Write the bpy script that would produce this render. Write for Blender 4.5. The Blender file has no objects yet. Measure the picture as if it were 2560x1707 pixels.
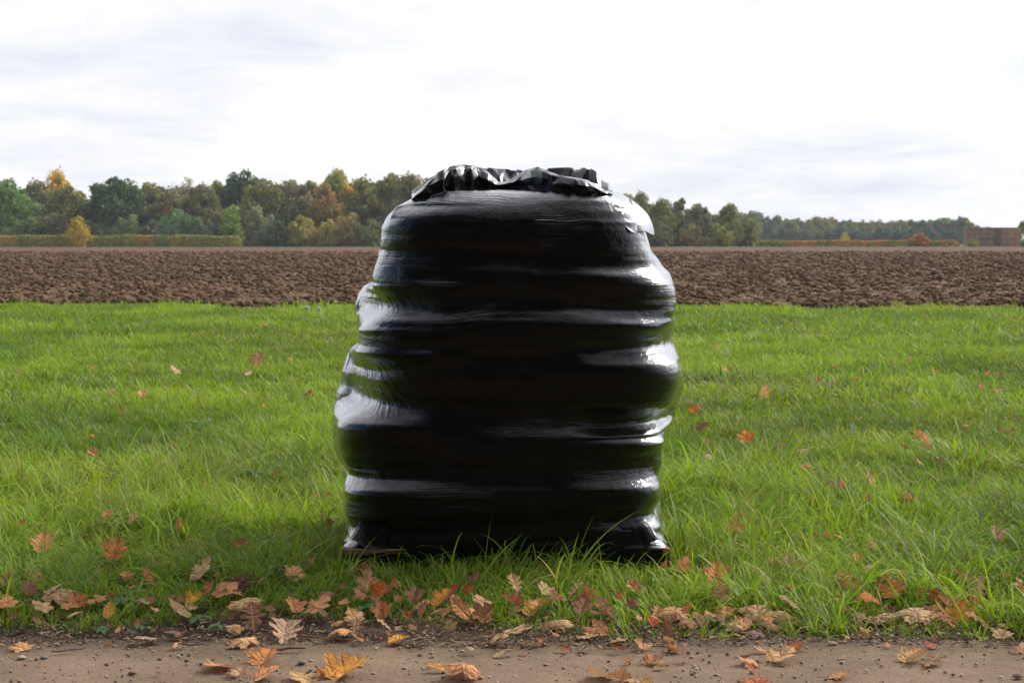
import bpy, math, random
import numpy as np
from mathutils import Vector, Matrix, Euler

random.seed(7)
rng = np.random.default_rng(11)
scene = bpy.context.scene
COL = scene.collection
R = math.radians

# ------------------------------------------------------------------ camera
CAM_H, F, CX, CY = 1.2, 4000.0, 1280.0, 853.5
TILT = math.atan(253.5 / F)
ct, st = math.cos(TILT), math.sin(TILT)
cd = bpy.data.cameras.new('camera'); cam = bpy.data.objects.new('camera', cd); COL.objects.link(cam)
cd.sensor_width = 36.0; cd.lens = F / 2560 * 36
cd.clip_start = 0.1; cd.clip_end = 6000
cd.dof.use_dof = True; cd.dof.focus_distance = 5.75; cd.dof.aperture_fstop = 9.0; cd.dof.aperture_blades = 7
cam.location = (0, 0, CAM_H); cam.rotation_euler = (R(90) - TILT, 0, 0)
scene.camera = cam

def ray(px, py):
    u, v = (px - CX) / F, -(py - CY) / F
    return u, ct + v * st, -st + v * ct
def at_y(px, py, Y):                 # point of the photo's pixel at distance Y
    dx, dy, dz = ray(px, py); k = Y / dy
    return dx * k, Y, CAM_H + dz * k
def on_ground(px, py, h=0.0):
    dx, dy, dz = ray(px, py); k = (h - CAM_H) / dz
    return dx * k, dy * k, h
Z1 = lambda x, y: (820 + .3954 * x, 380 + .3954 * y)
Z2 = lambda x, y: (820 + .3954 * x, 900 + .3954 * y)

# ------------------------------------------------------------------ helpers
def tag(o, label=None, cat=None, group=None, kind=None):
    if label: o['label'] = label
    if cat: o['category'] = cat
    if group: o['group'] = group
    if kind: o['kind'] = kind
    return o
def empty(name, loc=(0, 0, 0)):
    o = bpy.data.objects.new(name, None); o.location = loc; o.empty_display_size = .1; COL.objects.link(o); return o
def link(name, me, mat=None, parent=None, loc=(0, 0, 0), smooth=False):
    o = bpy.data.objects.new(name, me); COL.objects.link(o); o.location = loc
    if mat and len(me.materials) == 0: me.materials.append(mat)
    if parent: o.parent = parent
    if smooth and len(me.polygons): me.polygons.foreach_set('use_smooth', [True] * len(me.polygons))
    return o
def np_mesh(name, V, faces, n):
    """V (N,3); faces (M,n) all n-gons"""
    me = bpy.data.meshes.new(name)
    V = np.asarray(V, np.float32); faces = np.asarray(faces, np.int32)
    me.vertices.add(len(V)); me.vertices.foreach_set('co', V.ravel())
    me.loops.add(faces.size); me.loops.foreach_set('vertex_index', faces.ravel())
    me.polygons.add(len(faces)); me.polygons.foreach_set('loop_start', np.arange(0, faces.size, n, dtype=np.int32))
    me.update(calc_edges=True); me.validate()
    return me
def attr_color(me, name, C):
    a = me.color_attributes.new(name, 'FLOAT_COLOR', 'POINT')
    C4 = np.ones((len(C), 4), np.float32); C4[:, :3] = C
    a.data.foreach_set('color', C4.ravel())
def attr_float(me, name, A):
    a = me.attributes.new(name, 'FLOAT', 'POINT'); a.data.foreach_set('value', np.asarray(A, np.float32))
def smooth_all(me): me.polygons.foreach_set('use_smooth', np.ones(len(me.polygons), bool))
def grid_faces(nr, nc, wrap=False):
    i = np.arange(nr - 1)[:, None]; j = np.arange(nc if wrap else nc - 1)[None, :]
    j2 = (j + 1) % nc
    a = i * nc + j; b = i * nc + j2; c = (i + 1) * nc + j2; d = (i + 1) * nc + j
    return np.stack([a, b, c, d], -1).reshape(-1, 4)
_lat = np.random.default_rng(5).random((16, 256, 256)).astype(np.float32)
def vnoise(x, y, s=0):
    x = np.asarray(x, float) + 1000; y = np.asarray(y, float) + 1000
    xi = np.floor(x).astype(int); yi = np.floor(y).astype(int)
    fx = x - xi; fy = y - yi; fx = fx * fx * (3 - 2 * fx); fy = fy * fy * (3 - 2 * fy)
    L = _lat[s % 16]; a, b = xi & 255, (xi + 1) & 255; c, d = yi & 255, (yi + 1) & 255
    return (L[a, c] * (1 - fx) + L[b, c] * fx) * (1 - fy) + (L[a, d] * (1 - fx) + L[b, d] * fx) * fy
def fbm(x, y, s=0, o=4):
    r = 0; a = .5
    for k in range(o):
        r = r + a * vnoise(x * 2 ** k, y * 2 ** k, s + k); a *= .5
    return r
def box_np(cx, cy, cz, sx, sy, sz):
    v = np.array([(x, y, z) for x in (-.5, .5) for y in (-.5, .5) for z in (-.5, .5)]) * (sx, sy, sz) + (cx, cy, cz)
    f = [(0, 1, 3, 2), (4, 6, 7, 5), (0, 4, 5, 1), (2, 3, 7, 6), (0, 2, 6, 4), (1, 5, 7, 3)]
    return v, np.array(f)
def tube_np(pts, rad, seg=6):
    """tapered tube through pts"""
    V = []; n = len(pts)
    for i, p in enumerate(pts):
        p = Vector(p); d = (Vector(pts[min(i + 1, n - 1)]) - Vector(pts[max(i - 1, 0)])).normalized()
        a = d.orthogonal().normalized(); b = d.cross(a)
        for k in range(seg):
            t = 2 * math.pi * k / seg
            V.append(tuple(p + (a * math.cos(t) + b * math.sin(t)) * rad[i]))
    return np.array(V), grid_faces(n, seg, True)
def join_np(parts):
    V = []; Fs = []; o = 0
    for v, f in parts:
        V.append(v); Fs.append(f + o); o += len(v)
    return np.concatenate(V), np.concatenate(Fs)

# ------------------------------------------------------------------ materials
class NT:
    def __init__(s, name):
        s.m = bpy.data.materials.new(name); s.m.use_nodes = True; s.t = s.m.node_tree; s.t.nodes.clear()
        s.out = s.n('ShaderNodeOutputMaterial')
    def n(s, ty, **kw):
        nd = s.t.nodes.new(ty)
        for k, v in kw.items():
            if k.startswith('i_'):
                key = k[2:]
                key = int(key) if key.isdigit() else key.replace('_', ' ')
                nd.inputs[key].default_value = v
            else: setattr(nd, k, v)
        return nd
    def l(s, a, b): s.t.links.new(a, b)
    def math(s, op, a, b=None, c=None, clamp=False):
        nd = s.n('ShaderNodeMath', operation=op, use_clamp=clamp)
        for i, v in enumerate((a, b, c)):
            if v is None: continue
            if hasattr(v, 'default_value') or hasattr(v, 'links'): s.l(v, nd.inputs[i])
            else: nd.inputs[i].default_value = v
        return nd.outputs[0]
    def noise(s, vec, scale, detail=4, rough=.55, dist=0):
        nd = s.n('ShaderNodeTexNoise'); nd.inputs['Scale'].default_value = scale; nd.inputs['Detail'].default_value = detail
        nd.inputs['Roughness'].default_value = rough; nd.inputs['Distortion'].default_value = dist
        if vec is not None: s.l(vec, nd.inputs['Vector'])
        return nd.outputs['Fac']
    def ramp(s, fac, stops):
        nd = s.n('ShaderNodeValToRGB'); s.l(fac, nd.inputs[0]); e = nd.color_ramp.elements
        while len(e) < len(stops): e.new(.5)
        for i, (p, c) in enumerate(stops): e[i].position = p; e[i].color = (*c, 1)
        return nd.outputs[0]
    def mix(s, fac, a, b, mode='MIX'):
        nd = s.n('ShaderNodeMix', data_type='RGBA', blend_type=mode)
        for k, v in ((0, fac), (6, a), (7, b)):
            if isinstance(v, (int, float)): nd.inputs[k].default_value = v
            elif isinstance(v, tuple): nd.inputs[k].default_value = (*v, 1)
            else: s.l(v, nd.inputs[k])
        return nd.outputs[2]
    def bump(s, h, strength=.5, dist=.01, normal=None):
        nd = s.n('ShaderNodeBump'); nd.inputs['Strength'].default_value = strength; nd.inputs['Distance'].default_value = dist
        s.l(h, nd.inputs['Height'])
        if normal is not None: s.l(normal, nd.inputs['Normal'])
        return nd.outputs[0]
    def bsdf(s, color, rough=.7, spec=.5, normal=None, **kw):
        nd = s.n('ShaderNodeBsdfPrincipled')
        if isinstance(color, tuple): nd.inputs['Base Color'].default_value = (*color, 1)
        else: s.l(color, nd.inputs['Base Color'])
        if isinstance(rough, (int, float)): nd.inputs['Roughness'].default_value = rough
        else: s.l(rough, nd.inputs['Roughness'])
        nd.inputs['Specular IOR Level'].default_value = spec
        if normal is not None: s.l(normal, nd.inputs['Normal'])
        for k, v in kw.items(): nd.inputs[k.replace('_', ' ')].default_value = v
        return nd
    def done(s, nd):
        s.l(nd.outputs[0], s.out.inputs[0]); return s.m
    def geo(s): return s.n('ShaderNodeNewGeometry').outputs['Position']
    def obj(s): return s.n('ShaderNodeTexCoord').outputs['Object']
    def mapping(s, vec, scale, loc=(0, 0, 0)):
        nd = s.n('ShaderNodeMapping'); nd.inputs['Scale'].default_value = scale; nd.inputs['Location'].default_value = loc; s.l(vec, nd.inputs[0]); return nd.outputs[0]
    def attr(s, name, ty='GEOMETRY'):
        return s.n('ShaderNodeAttribute', attribute_name=name, attribute_type=ty)
    def leafy(s, color, trans=.35, rough=.5, spec=.3, normal=None, tcol=None):
        b = s.bsdf(color, rough, spec, normal)
        tr = s.n('ShaderNodeBsdfTranslucent'); s.l(tcol if tcol is not None else color, tr.inputs[0])
        mx = s.n('ShaderNodeMixShader'); mx.inputs[0].default_value = trans
        s.l(b.outputs[0], mx.inputs[1]); s.l(tr.outputs[0], mx.inputs[2])
        return s.done(mx)

def mat_film(name, streak=1.0, dimple=1.0, rough=.012, pw=2.25):
    m = NT(name)
    uv = m.n('ShaderNodeUVMap', uv_map='UVMap').outputs[0]
    # pulled film: fine creases that run round the load, a little slanted
    warp = m.noise(m.mapping(uv, (1.2, 1.6, 1)), 1, 2)
    skew = m.n('ShaderNodeCombineXYZ'); sx = m.n('ShaderNodeSeparateXYZ'); m.l(uv, sx.inputs[0])
    v2 = m.math('ADD', sx.outputs[1], m.math('MULTIPLY', m.math('SUBTRACT', warp, .5), .16))
    m.l(sx.outputs[0], skew.inputs[0]); m.l(v2, skew.inputs[1])
    a = m.noise(m.mapping(skew.outputs[0], (5, 150, 1)), 1, 3, .6)
    b = m.noise(m.mapping(skew.outputs[0], (2.5, 42, 1)), 1, 3, .55)
    mask = m.math('SMOOTHSTEP' if False else 'MULTIPLY', m.noise(m.mapping(uv, (2.2, 7, 1)), 1, 2), 1.0)
    mask = m.math('POWER', m.math('MULTIPLY', mask, 1.5, clamp=True), 3)
    st_ = m.math('ADD', m.math('MULTIPLY', a, mask), m.math('MULTIPLY', b, .9))
    d1 = m.noise(m.geo(), 42, 4, .6, .6); d2 = m.noise(m.geo(), 150, 2)
    dm = m.math('ADD', d1, m.math('MULTIPLY', d2, .35))
    hair = m.math('POWER', m.noise(m.mapping(skew.outputs[0], (3.2, 230, 1)), 1, 2, .5), 3)
    hm = m.math('MULTIPLY_ADD', m.noise(m.mapping(uv, (1.6, 5, 1)), 1.3, 2), 6, -3.1, clamp=True)
    n0 = m.bump(m.math('MULTIPLY', hair, hm), min(1, 1.0 * streak), .0060)
    n1 = m.bump(st_, min(1, .42 * streak), .003, n0)
    n2 = m.bump(dm, min(1, .5 * dimple), .0046, n1)
    rg = m.math('ADD', m.math('MULTIPLY', m.noise(m.mapping(uv, (3, 9, 1)), 1, 3), .06), rough)
    dirt = m.noise(m.geo(), 60, 3, .6)
    col = m.ramp(dirt, [(0, (.003, .003, .0035)), (.66, (.004, .004, .0045)), (.82, (.014, .012, .010))])
    # many layers of film: mirror strength climbs faster towards grazing than for one sheet
    base = m.bsdf(col, .42, .06, n2)
    gl = m.n('ShaderNodeBsdfGlossy'); gl.inputs[0].default_value = (.95, .96, 1, 1); m.l(rg, gl.inputs['Roughness']); m.l(n2, gl.inputs['Normal'])
    lw = m.n('ShaderNodeLayerWeight'); lw.inputs[0].default_value = .5; m.l(n2, lw.inputs['Normal'])
    fac = m.math('MULTIPLY_ADD', m.math('POWER', lw.outputs['Facing'], pw), .97, .008, clamp=True)
    mx = m.n('ShaderNodeMixShader'); m.l(fac, mx.inputs[0]); m.l(base.outputs[0], mx.inputs[1]); m.l(gl.outputs[0], mx.inputs[2])
    return m.done(mx)
M_FILM = mat_film('black_stretch_film')
M_SHEET = mat_film('black_cover_sheet', .25, .4, .16, 3.8)
M_FLAP = mat_film('loose_film', .4, .6, .08, 2.7)

def mat_wood():
    m = NT('pallet_wood'); v = m.mapping(m.obj(), (3, 60, 60))
    f = m.noise(v, 1, 4, .6)
    c = m.ramp(f, [(.3, (.13, .075, .04)), (.55, (.27, .17, .1)), (.75, (.36, .25, .16))])
    return m.done(m.bsdf(c, .8, .2, m.bump(f, .5, .002)))
M_WOOD = mat_wood()

def mat_grass():
    m = NT('grass_blades'); c = m.attr('tint').outputs['Color']
    tc = m.mix(.75, c, (1.15, 1.25, .55), 'MULTIPLY')
    return m.leafy(c, .42, .5, .22, tcol=tc)
M_GRASS = mat_grass()

def mat_ground():
    m = NT('lawn_soil'); p = m.geo()
    y = m.n('ShaderNodeSeparateXYZ'); m.l(p, y.inputs[0])
    f = m.noise(p, 9, 6, .65); g = m.noise(p, 55, 5, .7)
    soil = m.ramp(m.math('MULTIPLY', m.math('ADD', f, g), .5), [(.36, (.022, .015, .01)), (.5, (.06, .042, .028)), (.62, (.13, .092, .06))])
    th = m.ramp(f, [(.3, (.035, .06, .012)), (.55, (.07, .115, .022)), (.75, (.12, .13, .04))])
    k = m.math('MULTIPLY_ADD', y.outputs[1], .8, -4.5, clamp=True)   # bare soil only beside the path
    c = m.mix(k, soil, th)
    return m.done(m.bsdf(c, .95, .1, m.bump(g, .8, .012)))
M_GROUND = mat_ground()

def mat_path():
    m = NT('path_dirt'); p = m.geo()
    f = m.noise(p, 3, 6, .6); g = m.noise(p, 130, 4, .75); h = m.noise(p, 420, 2, .6)
    y = m.n('ShaderNodeSeparateXYZ'); m.l(p, y.inputs[0])
    edge = m.math('ADD', y.outputs[1], m.math('MULTIPLY', m.math('SUBTRACT', m.noise(p, 5, 5, .65), .5), .5))
    k = m.math('MULTIPLY_ADD', edge, 4.0, -4.49 * 4.0, clamp=True)
    c = m.ramp(m.math('ADD', m.math('MULTIPLY', f, .45), m.math('MULTIPLY', g, .55)),
               [(.3, (.125, .084, .052)), (.5, (.225, .155, .10)), (.7, (.33, .235, .16))])
    c = m.mix(m.math('MULTIPLY', m.math('GREATER_THAN', h, .66), .6), c, (.5, .41, .32))
    c = m.mix(m.math('MULTIPLY', m.math('LESS_THAN', h, .33), .6), c, (.10, .07, .05))
    dark = m.ramp(g, [(.35, (.03, .021, .015)), (.5, (.085, .06, .042)), (.68, (.2, .145, .1))])
    c = m.mix(k, c, dark)
    hh = m.math('ADD', m.math('MULTIPLY', g, .6), m.math('MULTIPLY', h, .4))
    return m.done(m.bsdf(c, .93, .15, m.bump(hh, .9, .006)))
M_PATH = mat_path()

def mat_field():
    m = NT('ploughed_soil'); p = m.geo()
    f = m.noise(p, .12, 4, .6); g = m.noise(p, 2.2, 6, .72); q = m.noise(p, 7, 4, .7)
    c = m.ramp(m.math('MULTIPLY', m.math('ADD', g, q), .5), [(.38, (.030, .017, .009)), (.5, (.128, .074, .042)), (.62, (.22, .138, .084))])
    c = m.mix(m.math('MULTIPLY', m.math('SUBTRACT', f, .42), 2.0, clamp=True), c, (.115, .068, .041))
    sp = m.math('GREATER_THAN', m.noise(p, 8, 2, .5), .70)
    c = m.mix(m.math('MULTIPLY', sp, .7), c, (.42, .33, .26))
    wd = m.math('GREATER_THAN', m.noise(p, 1.6, 4, .7), .68)
    c = m.mix(m.math('MULTIPLY', wd, .5), c, (.10, .12, .03))
    return m.done(m.bsdf(c, .95, .1, m.bump(q, .7, .05)))
M_FIELD = mat_field()

def mat_plain(name, c, rough=.8, ns=20, var=.35):
    m = NT(name); f = m.noise(m.obj(), ns, 5, .65)
    lo = tuple(x * (1 - var) for x in c); hi = tuple(min(1, x * (1 + var)) for x in c)
    col = m.ramp(f, [(.3, lo), (.7, hi)])
    return m.done(m.bsdf(col, rough, .25, m.bump(f, .5, .004)))

def mat_foliage(name='tree_foliage'):
    m = NT(name)
    oc = m.n('ShaderNodeObjectInfo').outputs['Color']
    t = m.attr('tint').outputs['Color']
    c = m.mix(1.0, m.mix(1.0, oc, t, 'MULTIPLY'), (3.1, 3.1, 2.7), 'MULTIPLY')
    return m.leafy(c, .3, .6, .2)
M_FOL = mat_foliage()
M_BARK = mat_plain('tree_bark', (.12, .10, .085), .9, 6)

def mat_leaf(name):
    m = NT(name)
    oi = m.n('ShaderNodeObjectInfo'); oc = oi.outputs['Color']
    p = m.n('ShaderNodeVectorMath', operation='ADD'); m.l(m.obj(), p.inputs[0])
    cm = m.n('ShaderNodeCombineXYZ'); m.l(m.math('MULTIPLY', oi.outputs['Random'], 40), cm.inputs[0]); m.l(cm.outputs[0], p.inputs[1])
    f = m.noise(p.outputs[0], 3.2, 5, .65); g = m.noise(p.outputs[0], 14, 4, .7)
    dk = m.mix(1.0, oc, (.72, .64, .58), 'MULTIPLY'); lt = m.mix(1.0, oc, (1.55, 1.5, 1.4), 'MULTIPLY')
    c = m.mix(m.math('MULTIPLY_ADD', f, 3.0, -1.0, clamp=True), dk, lt)
    c = m.mix(m.math('MULTIPLY', m.math('MULTIPLY_ADD', g, 6, -3.8, clamp=True), .5), c, (.16, .07, .035))
    v = m.attr('vein').outputs['Fac']
    c = m.mix(m.math('MULTIPLY', v, .4), c, (.62, .40, .24))
    e = m.attr('rim').outputs['Fac']
    c = m.mix(m.math('MULTIPLY', m.math('POWER', e, 5), .35), c, (.16, .07, .035))
    bk = m.n('ShaderNodeNewGeometry').outputs['Backfacing']
    c = m.mix(m.math('MULTIPLY', bk, .3), c, (.42, .27, .19))
    return m.leafy(c, .26, .55, .3, m.bump(m.math('ADD', g, m.math('MULTIPLY', v, -1)), .6, .02))
M_LEAF = mat_leaf('autumn_leaf')
M_STALK = mat_plain('leaf_stalk_skin', (.30, .13, .08), .6, 40)

# ------------------------------------------------------------------ world and sun
SUN_AZ, SUN_EL = R(50), R(38)             # azimuth clockwise from +Y towards +X
sd = Vector((math.sin(SUN_AZ) * math.cos(SUN_EL), math.cos(SUN_AZ) * math.cos(SUN_EL), math.sin(SUN_EL)))
w = bpy.data.worlds.new('World'); scene.world = w; w.use_nodes = True
def build_world():
    m = NT.__new__(NT); m.t = w.node_tree; m.t.nodes.clear()
    out = m.n('ShaderNodeOutputWorld')
    sky = m.n('ShaderNodeTexSky', sky_type='NISHITA', sun_disc=False)
    sky.sun_elevation = SUN_EL; sky.sun_rotation = SUN_AZ; sky.air_density = 1.0; sky.dust_density = 1.0; sky.altitude = 50
    g = m.n('ShaderNodeTexCoord').outputs['Generated']
    nrm = m.n('ShaderNodeVectorMath', operation='NORMALIZE'); m.l(g, nrm.inputs[0]); d = nrm.outputs[0]
    s = m.n('ShaderNodeSeparateXYZ'); m.l(d, s.inputs[0]); X, Y, Z = s.outputs
    zz = m.math('ADD', m.math('MAXIMUM', Z, 0.0), .16)
    cmb = m.n('ShaderNodeCombineXYZ'); m.l(m.math('DIVIDE', X, zz), cmb.inputs[0]); m.l(m.math('DIVIDE', Y, zz), cmb.inputs[1])
    n1 = m.noise(cmb.outputs[0], .75, 7, .55, .35)
    n2 = m.noise(m.mapping(cmb.outputs[0], (1, 1.1, 1), (2.7, .6, 0)), 1.9, 7, .62, .35)
    n3 = m.noise(m.mapping(d, (2.6, 2.6, 5.5), (4.3, 2.2, 1.1)), 1.5, 6, .55, .3)
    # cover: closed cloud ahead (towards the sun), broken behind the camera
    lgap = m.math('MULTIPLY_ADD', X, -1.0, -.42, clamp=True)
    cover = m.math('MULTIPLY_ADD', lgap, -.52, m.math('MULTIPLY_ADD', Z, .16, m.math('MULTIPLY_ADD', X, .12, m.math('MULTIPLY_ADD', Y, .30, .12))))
    dens = m.math('MULTIPLY_ADD', m.math('ADD', n1, cover), 7, -3.6, clamp=True)
    shade = m.math('MULTIPLY_ADD', m.math('ADD', m.math('MULTIPLY', n2, .5), m.math('MULTIPLY', n3, .5)), 4.2, -1.50, clamp=True)
    ccol = m.mix(shade, (.82, .85, .94), (1.13, 1.12, 1.11))
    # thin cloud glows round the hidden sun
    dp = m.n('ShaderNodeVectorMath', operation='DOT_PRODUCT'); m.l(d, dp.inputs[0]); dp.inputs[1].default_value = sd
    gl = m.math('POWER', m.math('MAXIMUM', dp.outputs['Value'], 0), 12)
    lf = m.math('MULTIPLY_ADD', X, -1.0, -.38, clamp=True)  # extra brightness added to unseen left clouds, to whiten the film's left reflections
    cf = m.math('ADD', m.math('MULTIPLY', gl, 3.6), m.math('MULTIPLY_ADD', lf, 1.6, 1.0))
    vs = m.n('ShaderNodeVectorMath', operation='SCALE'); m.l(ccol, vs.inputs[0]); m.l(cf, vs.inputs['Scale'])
    sk = m.n('ShaderNodeVectorMath', operation='SCALE'); m.l(sky.outputs[0], sk.inputs[0]); sk.inputs['Scale'].default_value = .15
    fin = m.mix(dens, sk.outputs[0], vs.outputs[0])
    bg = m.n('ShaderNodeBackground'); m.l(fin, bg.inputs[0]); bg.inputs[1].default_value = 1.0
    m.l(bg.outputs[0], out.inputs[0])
build_world()
ld = bpy.data.lights.new('sun', 'SUN'); ld.energy = 2.6; ld.angle = R(7); ld.color = (1, .95, .86)
sun = bpy.data.objects.new('sun', ld); COL.objects.link(sun); sun.rotation_euler = sd.to_track_quat('Z', 'Y').to_euler()
scene.view_settings.view_transform = 'Standard'; scene.view_settings.look = 'None'
scene.view_settings.exposure = 0; scene.view_settings.gamma = 1

# ------------------------------------------------------------------ ground
def far_ground():
    me = np_mesh('ground', [(-3000, -1200, -.2), (3000, -1200, -.2), (3000, 4000, -.2), (-3000, 4000, -.2)], [(0, 1, 2, 3)], 4)
    m = NT('distant_grassland'); f = m.noise(m.geo(), .05, 5, .6)
    c = m.ramp(f, [(.3, (.05, .08, .02)), (.7, (.10, .12, .035))])
    tag(link('ground', me, m.done(m.bsdf(c, .95, .1))), kind='structure')
far_ground()

def lawn_h(x, y):
    return .05 * (fbm(x * .35, y * .35, 3) - .47) * np.clip((y - 5) / 6, 0, 1) + .02 * (fbm(x * 1.8, y * 1.8, 6) - .47) * np.clip((y - 4.6) * 2, 0, 1)
def lawn():
    ys = np.concatenate([np.linspace(3.6, 9, 160), np.geomspace(9.1, 32, 90)]); xs = np.linspace(-1, 1, 200)
    W = np.clip(ys * .5 + 2.0, 3, 20)
    X = xs[None, :] * W[:, None]; Y = np.repeat(ys[:, None], 200, 1)
    Z = lawn_h(X, Y) + .006 * (fbm(X * 22, Y * 22, 2) - .5)
    me = np_mesh('lawn', np.stack([X, Y, Z], -1).reshape(-1, 3), grid_faces(len(ys), 200), 4); smooth_all(me)
    tag(link('lawn', me, M_GROUND), kind='structure')
lawn()

def path_edge(x): return 4.85 + .10 * (fbm(x * 1.3, x * 0 + 3, 4) - .5) * 2 + .05 * (vnoise(x * 9, x * 0, 7) - .5)
def path():
    xs = np.linspace(-5, 5, 900); t = np.concatenate([[-7, -3, 0, 1.5, 2.6], np.linspace(3.2, 4, 80), np.linspace(4.01, 5.0, 240)])
    X = np.repeat(xs[None, :], len(t), 0); E = path_edge(xs)[None, :]
    Y = np.minimum(t[:, None], E) + 0 * X
    Z = .012 + .012 * (fbm(X * 3, Y * 3, 8) - .5) + .006 * (fbm(X * 30, Y * 30, 9) - .5)
    near = np.clip((E - Y) / .12, 0, 1); Z = Z * near - .02 * (1 - near) + lawn_h(X, Y) * (1 - near)
    me = np_mesh('path', np.stack([X, Y, Z], -1).reshape(-1, 3), grid_faces(len(t), 900), 4); smooth_all(me)
    tag(link('path', me, M_PATH), kind='structure')
path()

def field_edge(x): return 27.2 - 1.6 * np.exp(-((x + 4.6) / 1.7) ** 2) - 1.0 * np.exp(-((x - 5.4) / 1.2) ** 2) + 2.4 * (fbm(x * .16, x * 0 + 9, 2) - .5) + .8 * (vnoise(x * 1.1, x * 0 + 2, 3) - .5) + np.where(x < -2, 1.8, .6)
def field():
    nc = 1000; t = np.geomspace(1, 11.1, 520); xs = np.linspace(-1, 1, nc)
    Y0 = 24.4 * t; X = xs[None, :] * (Y0[:, None] * .46 + 4); Y = np.repeat(Y0[:, None], nc, 1)
    far = np.clip((Y - 30) / 90, 0, 1)
    H = .12 * (fbm(X * 4.4, Y * 4.4, 1, 4) - .45) + .10 * (np.abs(vnoise(X * 9, Y * 9, 5) - .5) - .2) + .05 * np.clip((vnoise(X * 2.3, Y * 2.3, 9) - .62) * 8, 0, 1)
    H = H * (1 - .5 * far) + .34 * far * (fbm(X * .9, Y * .55, 7, 4) - .45)
    e = np.clip((Y - field_edge(X)) / .8, 0, 1)
    Z = H * e - .16 * (1 - e) + .03 * e
    me = np_mesh('field', np.stack([X, Y, Z], -1).reshape(-1, 3), grid_faces(len(t), nc), 4); smooth_all(me)
    tag(link('field', me, M_FIELD), kind='structure')
field()

def clods():
    """loose clods of earth over the near part of the field"""
    n = 42000
    y = 25 + (rng.random(n) ** 1.9) * 120; x = (rng.random(n) * 2 - 1) * (y * .36 + 2)
    k = y > field_edge(x) + .15; x, y = x[k], y[k]; n = len(x)
    s = (.022 + .062 * rng.random(n) ** 3) * np.clip(y / 36, 1, 2.6)
    t = (1 + 5 ** .5) / 2
    iv = np.array([(-1, t, 0), (1, t, 0), (-1, -t, 0), (1, -t, 0), (0, -1, t), (0, 1, t), (0, -1, -t), (0, 1, -t), (t, 0, -1), (t, 0, 1), (-t, 0, -1), (-t, 0, 1)]) / 1.9
    jf = np.array([(0, 11, 5), (0, 5, 1), (0, 1, 7), (0, 7, 10), (0, 10, 11), (1, 5, 9), (5, 11, 4), (11, 10, 2), (10, 7, 6), (7, 1, 8), (3, 9, 4), (3, 4, 2), (3, 2, 6), (3, 6, 8), (3, 8, 9), (4, 9, 5), (2, 4, 11), (6, 2, 10), (8, 6, 7), (9, 8, 1)])
    V = iv[None] * s[:, None, None] * (.6 + .8 * rng.random((n, 12, 1))) * np.array([1.2, 1, .75])
    V = V + np.stack([x, y, .06 + s * .3], -1)[:, None, :]
    Fc = jf[None] + (np.arange(n) * 12)[:, None, None]
    me = np_mesh('soil_clods', V.reshape(-1, 3), Fc.reshape(-1, 3), 3)
    tag(link('soil_clods', me, M_FIELD), 'crumbly brown clods of earth covering the ploughed field', 'soil', kind='stuff')
clods()

# ------------------------------------------------------------------ the wrapped load
X0, Y0 = -0.026, 6.20
def zpx(py, Y=5.85): return at_y(1280, py, Y)[2]
def xpx(px, Y=5.85): return (px - 1280) * (Y / F) * 1.0
# sacks: (x left, x right, row left, row right, half height left, half height right  [all in the crop's units], depth centre, half depth, end roundness)
SACKS = [
    # front column, top to bottom
    (340, 2000, 462, 482, 225, 245, 5.99, .27, 2.6),
    (275, 2203, 745, 880, 112, 168, 5.985, .285, 3.0),
    (190, 2075, 1118, 1088, 160, 140, 5.985, .283, 3.0),
    (275, 2232, 1430, 1445, 165, 240, 5.985, .285, 3.4),
    (22, 2150, 1825, 1880, 215, 160, 5.965, .278, 3.1),
    (84, 2128, 2205, 2140, 180, 135, 5.965, .275, 4.6),
    (88, 2135, 2440, 2395, 105, 135, 5.965, .272, 5.0),
    # rear column, shifted on every layer
    (322, 1960, 512, 500, 225, 225, 6.40, .27, 2.4),
    (300, 2150, 800, 790, 150, 170, 6.42, .27, 3.0),
    (150, 2170, 985, 1130, 150, 150, 6.33, .33, 2.6),
    (60, 2262, 1415, 1480, 200, 265, 6.33, .33, 2.8),
    (0, 2110, 1790, 1850, 200, 150, 6.38, .30, 3.4),
    (62, 2140, 2190, 2150, 180, 160, 6.40, .29, 4.4),
    (62, 2160, 2430, 2400, 120, 140, 6.40, .29, 5.0),
]
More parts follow.
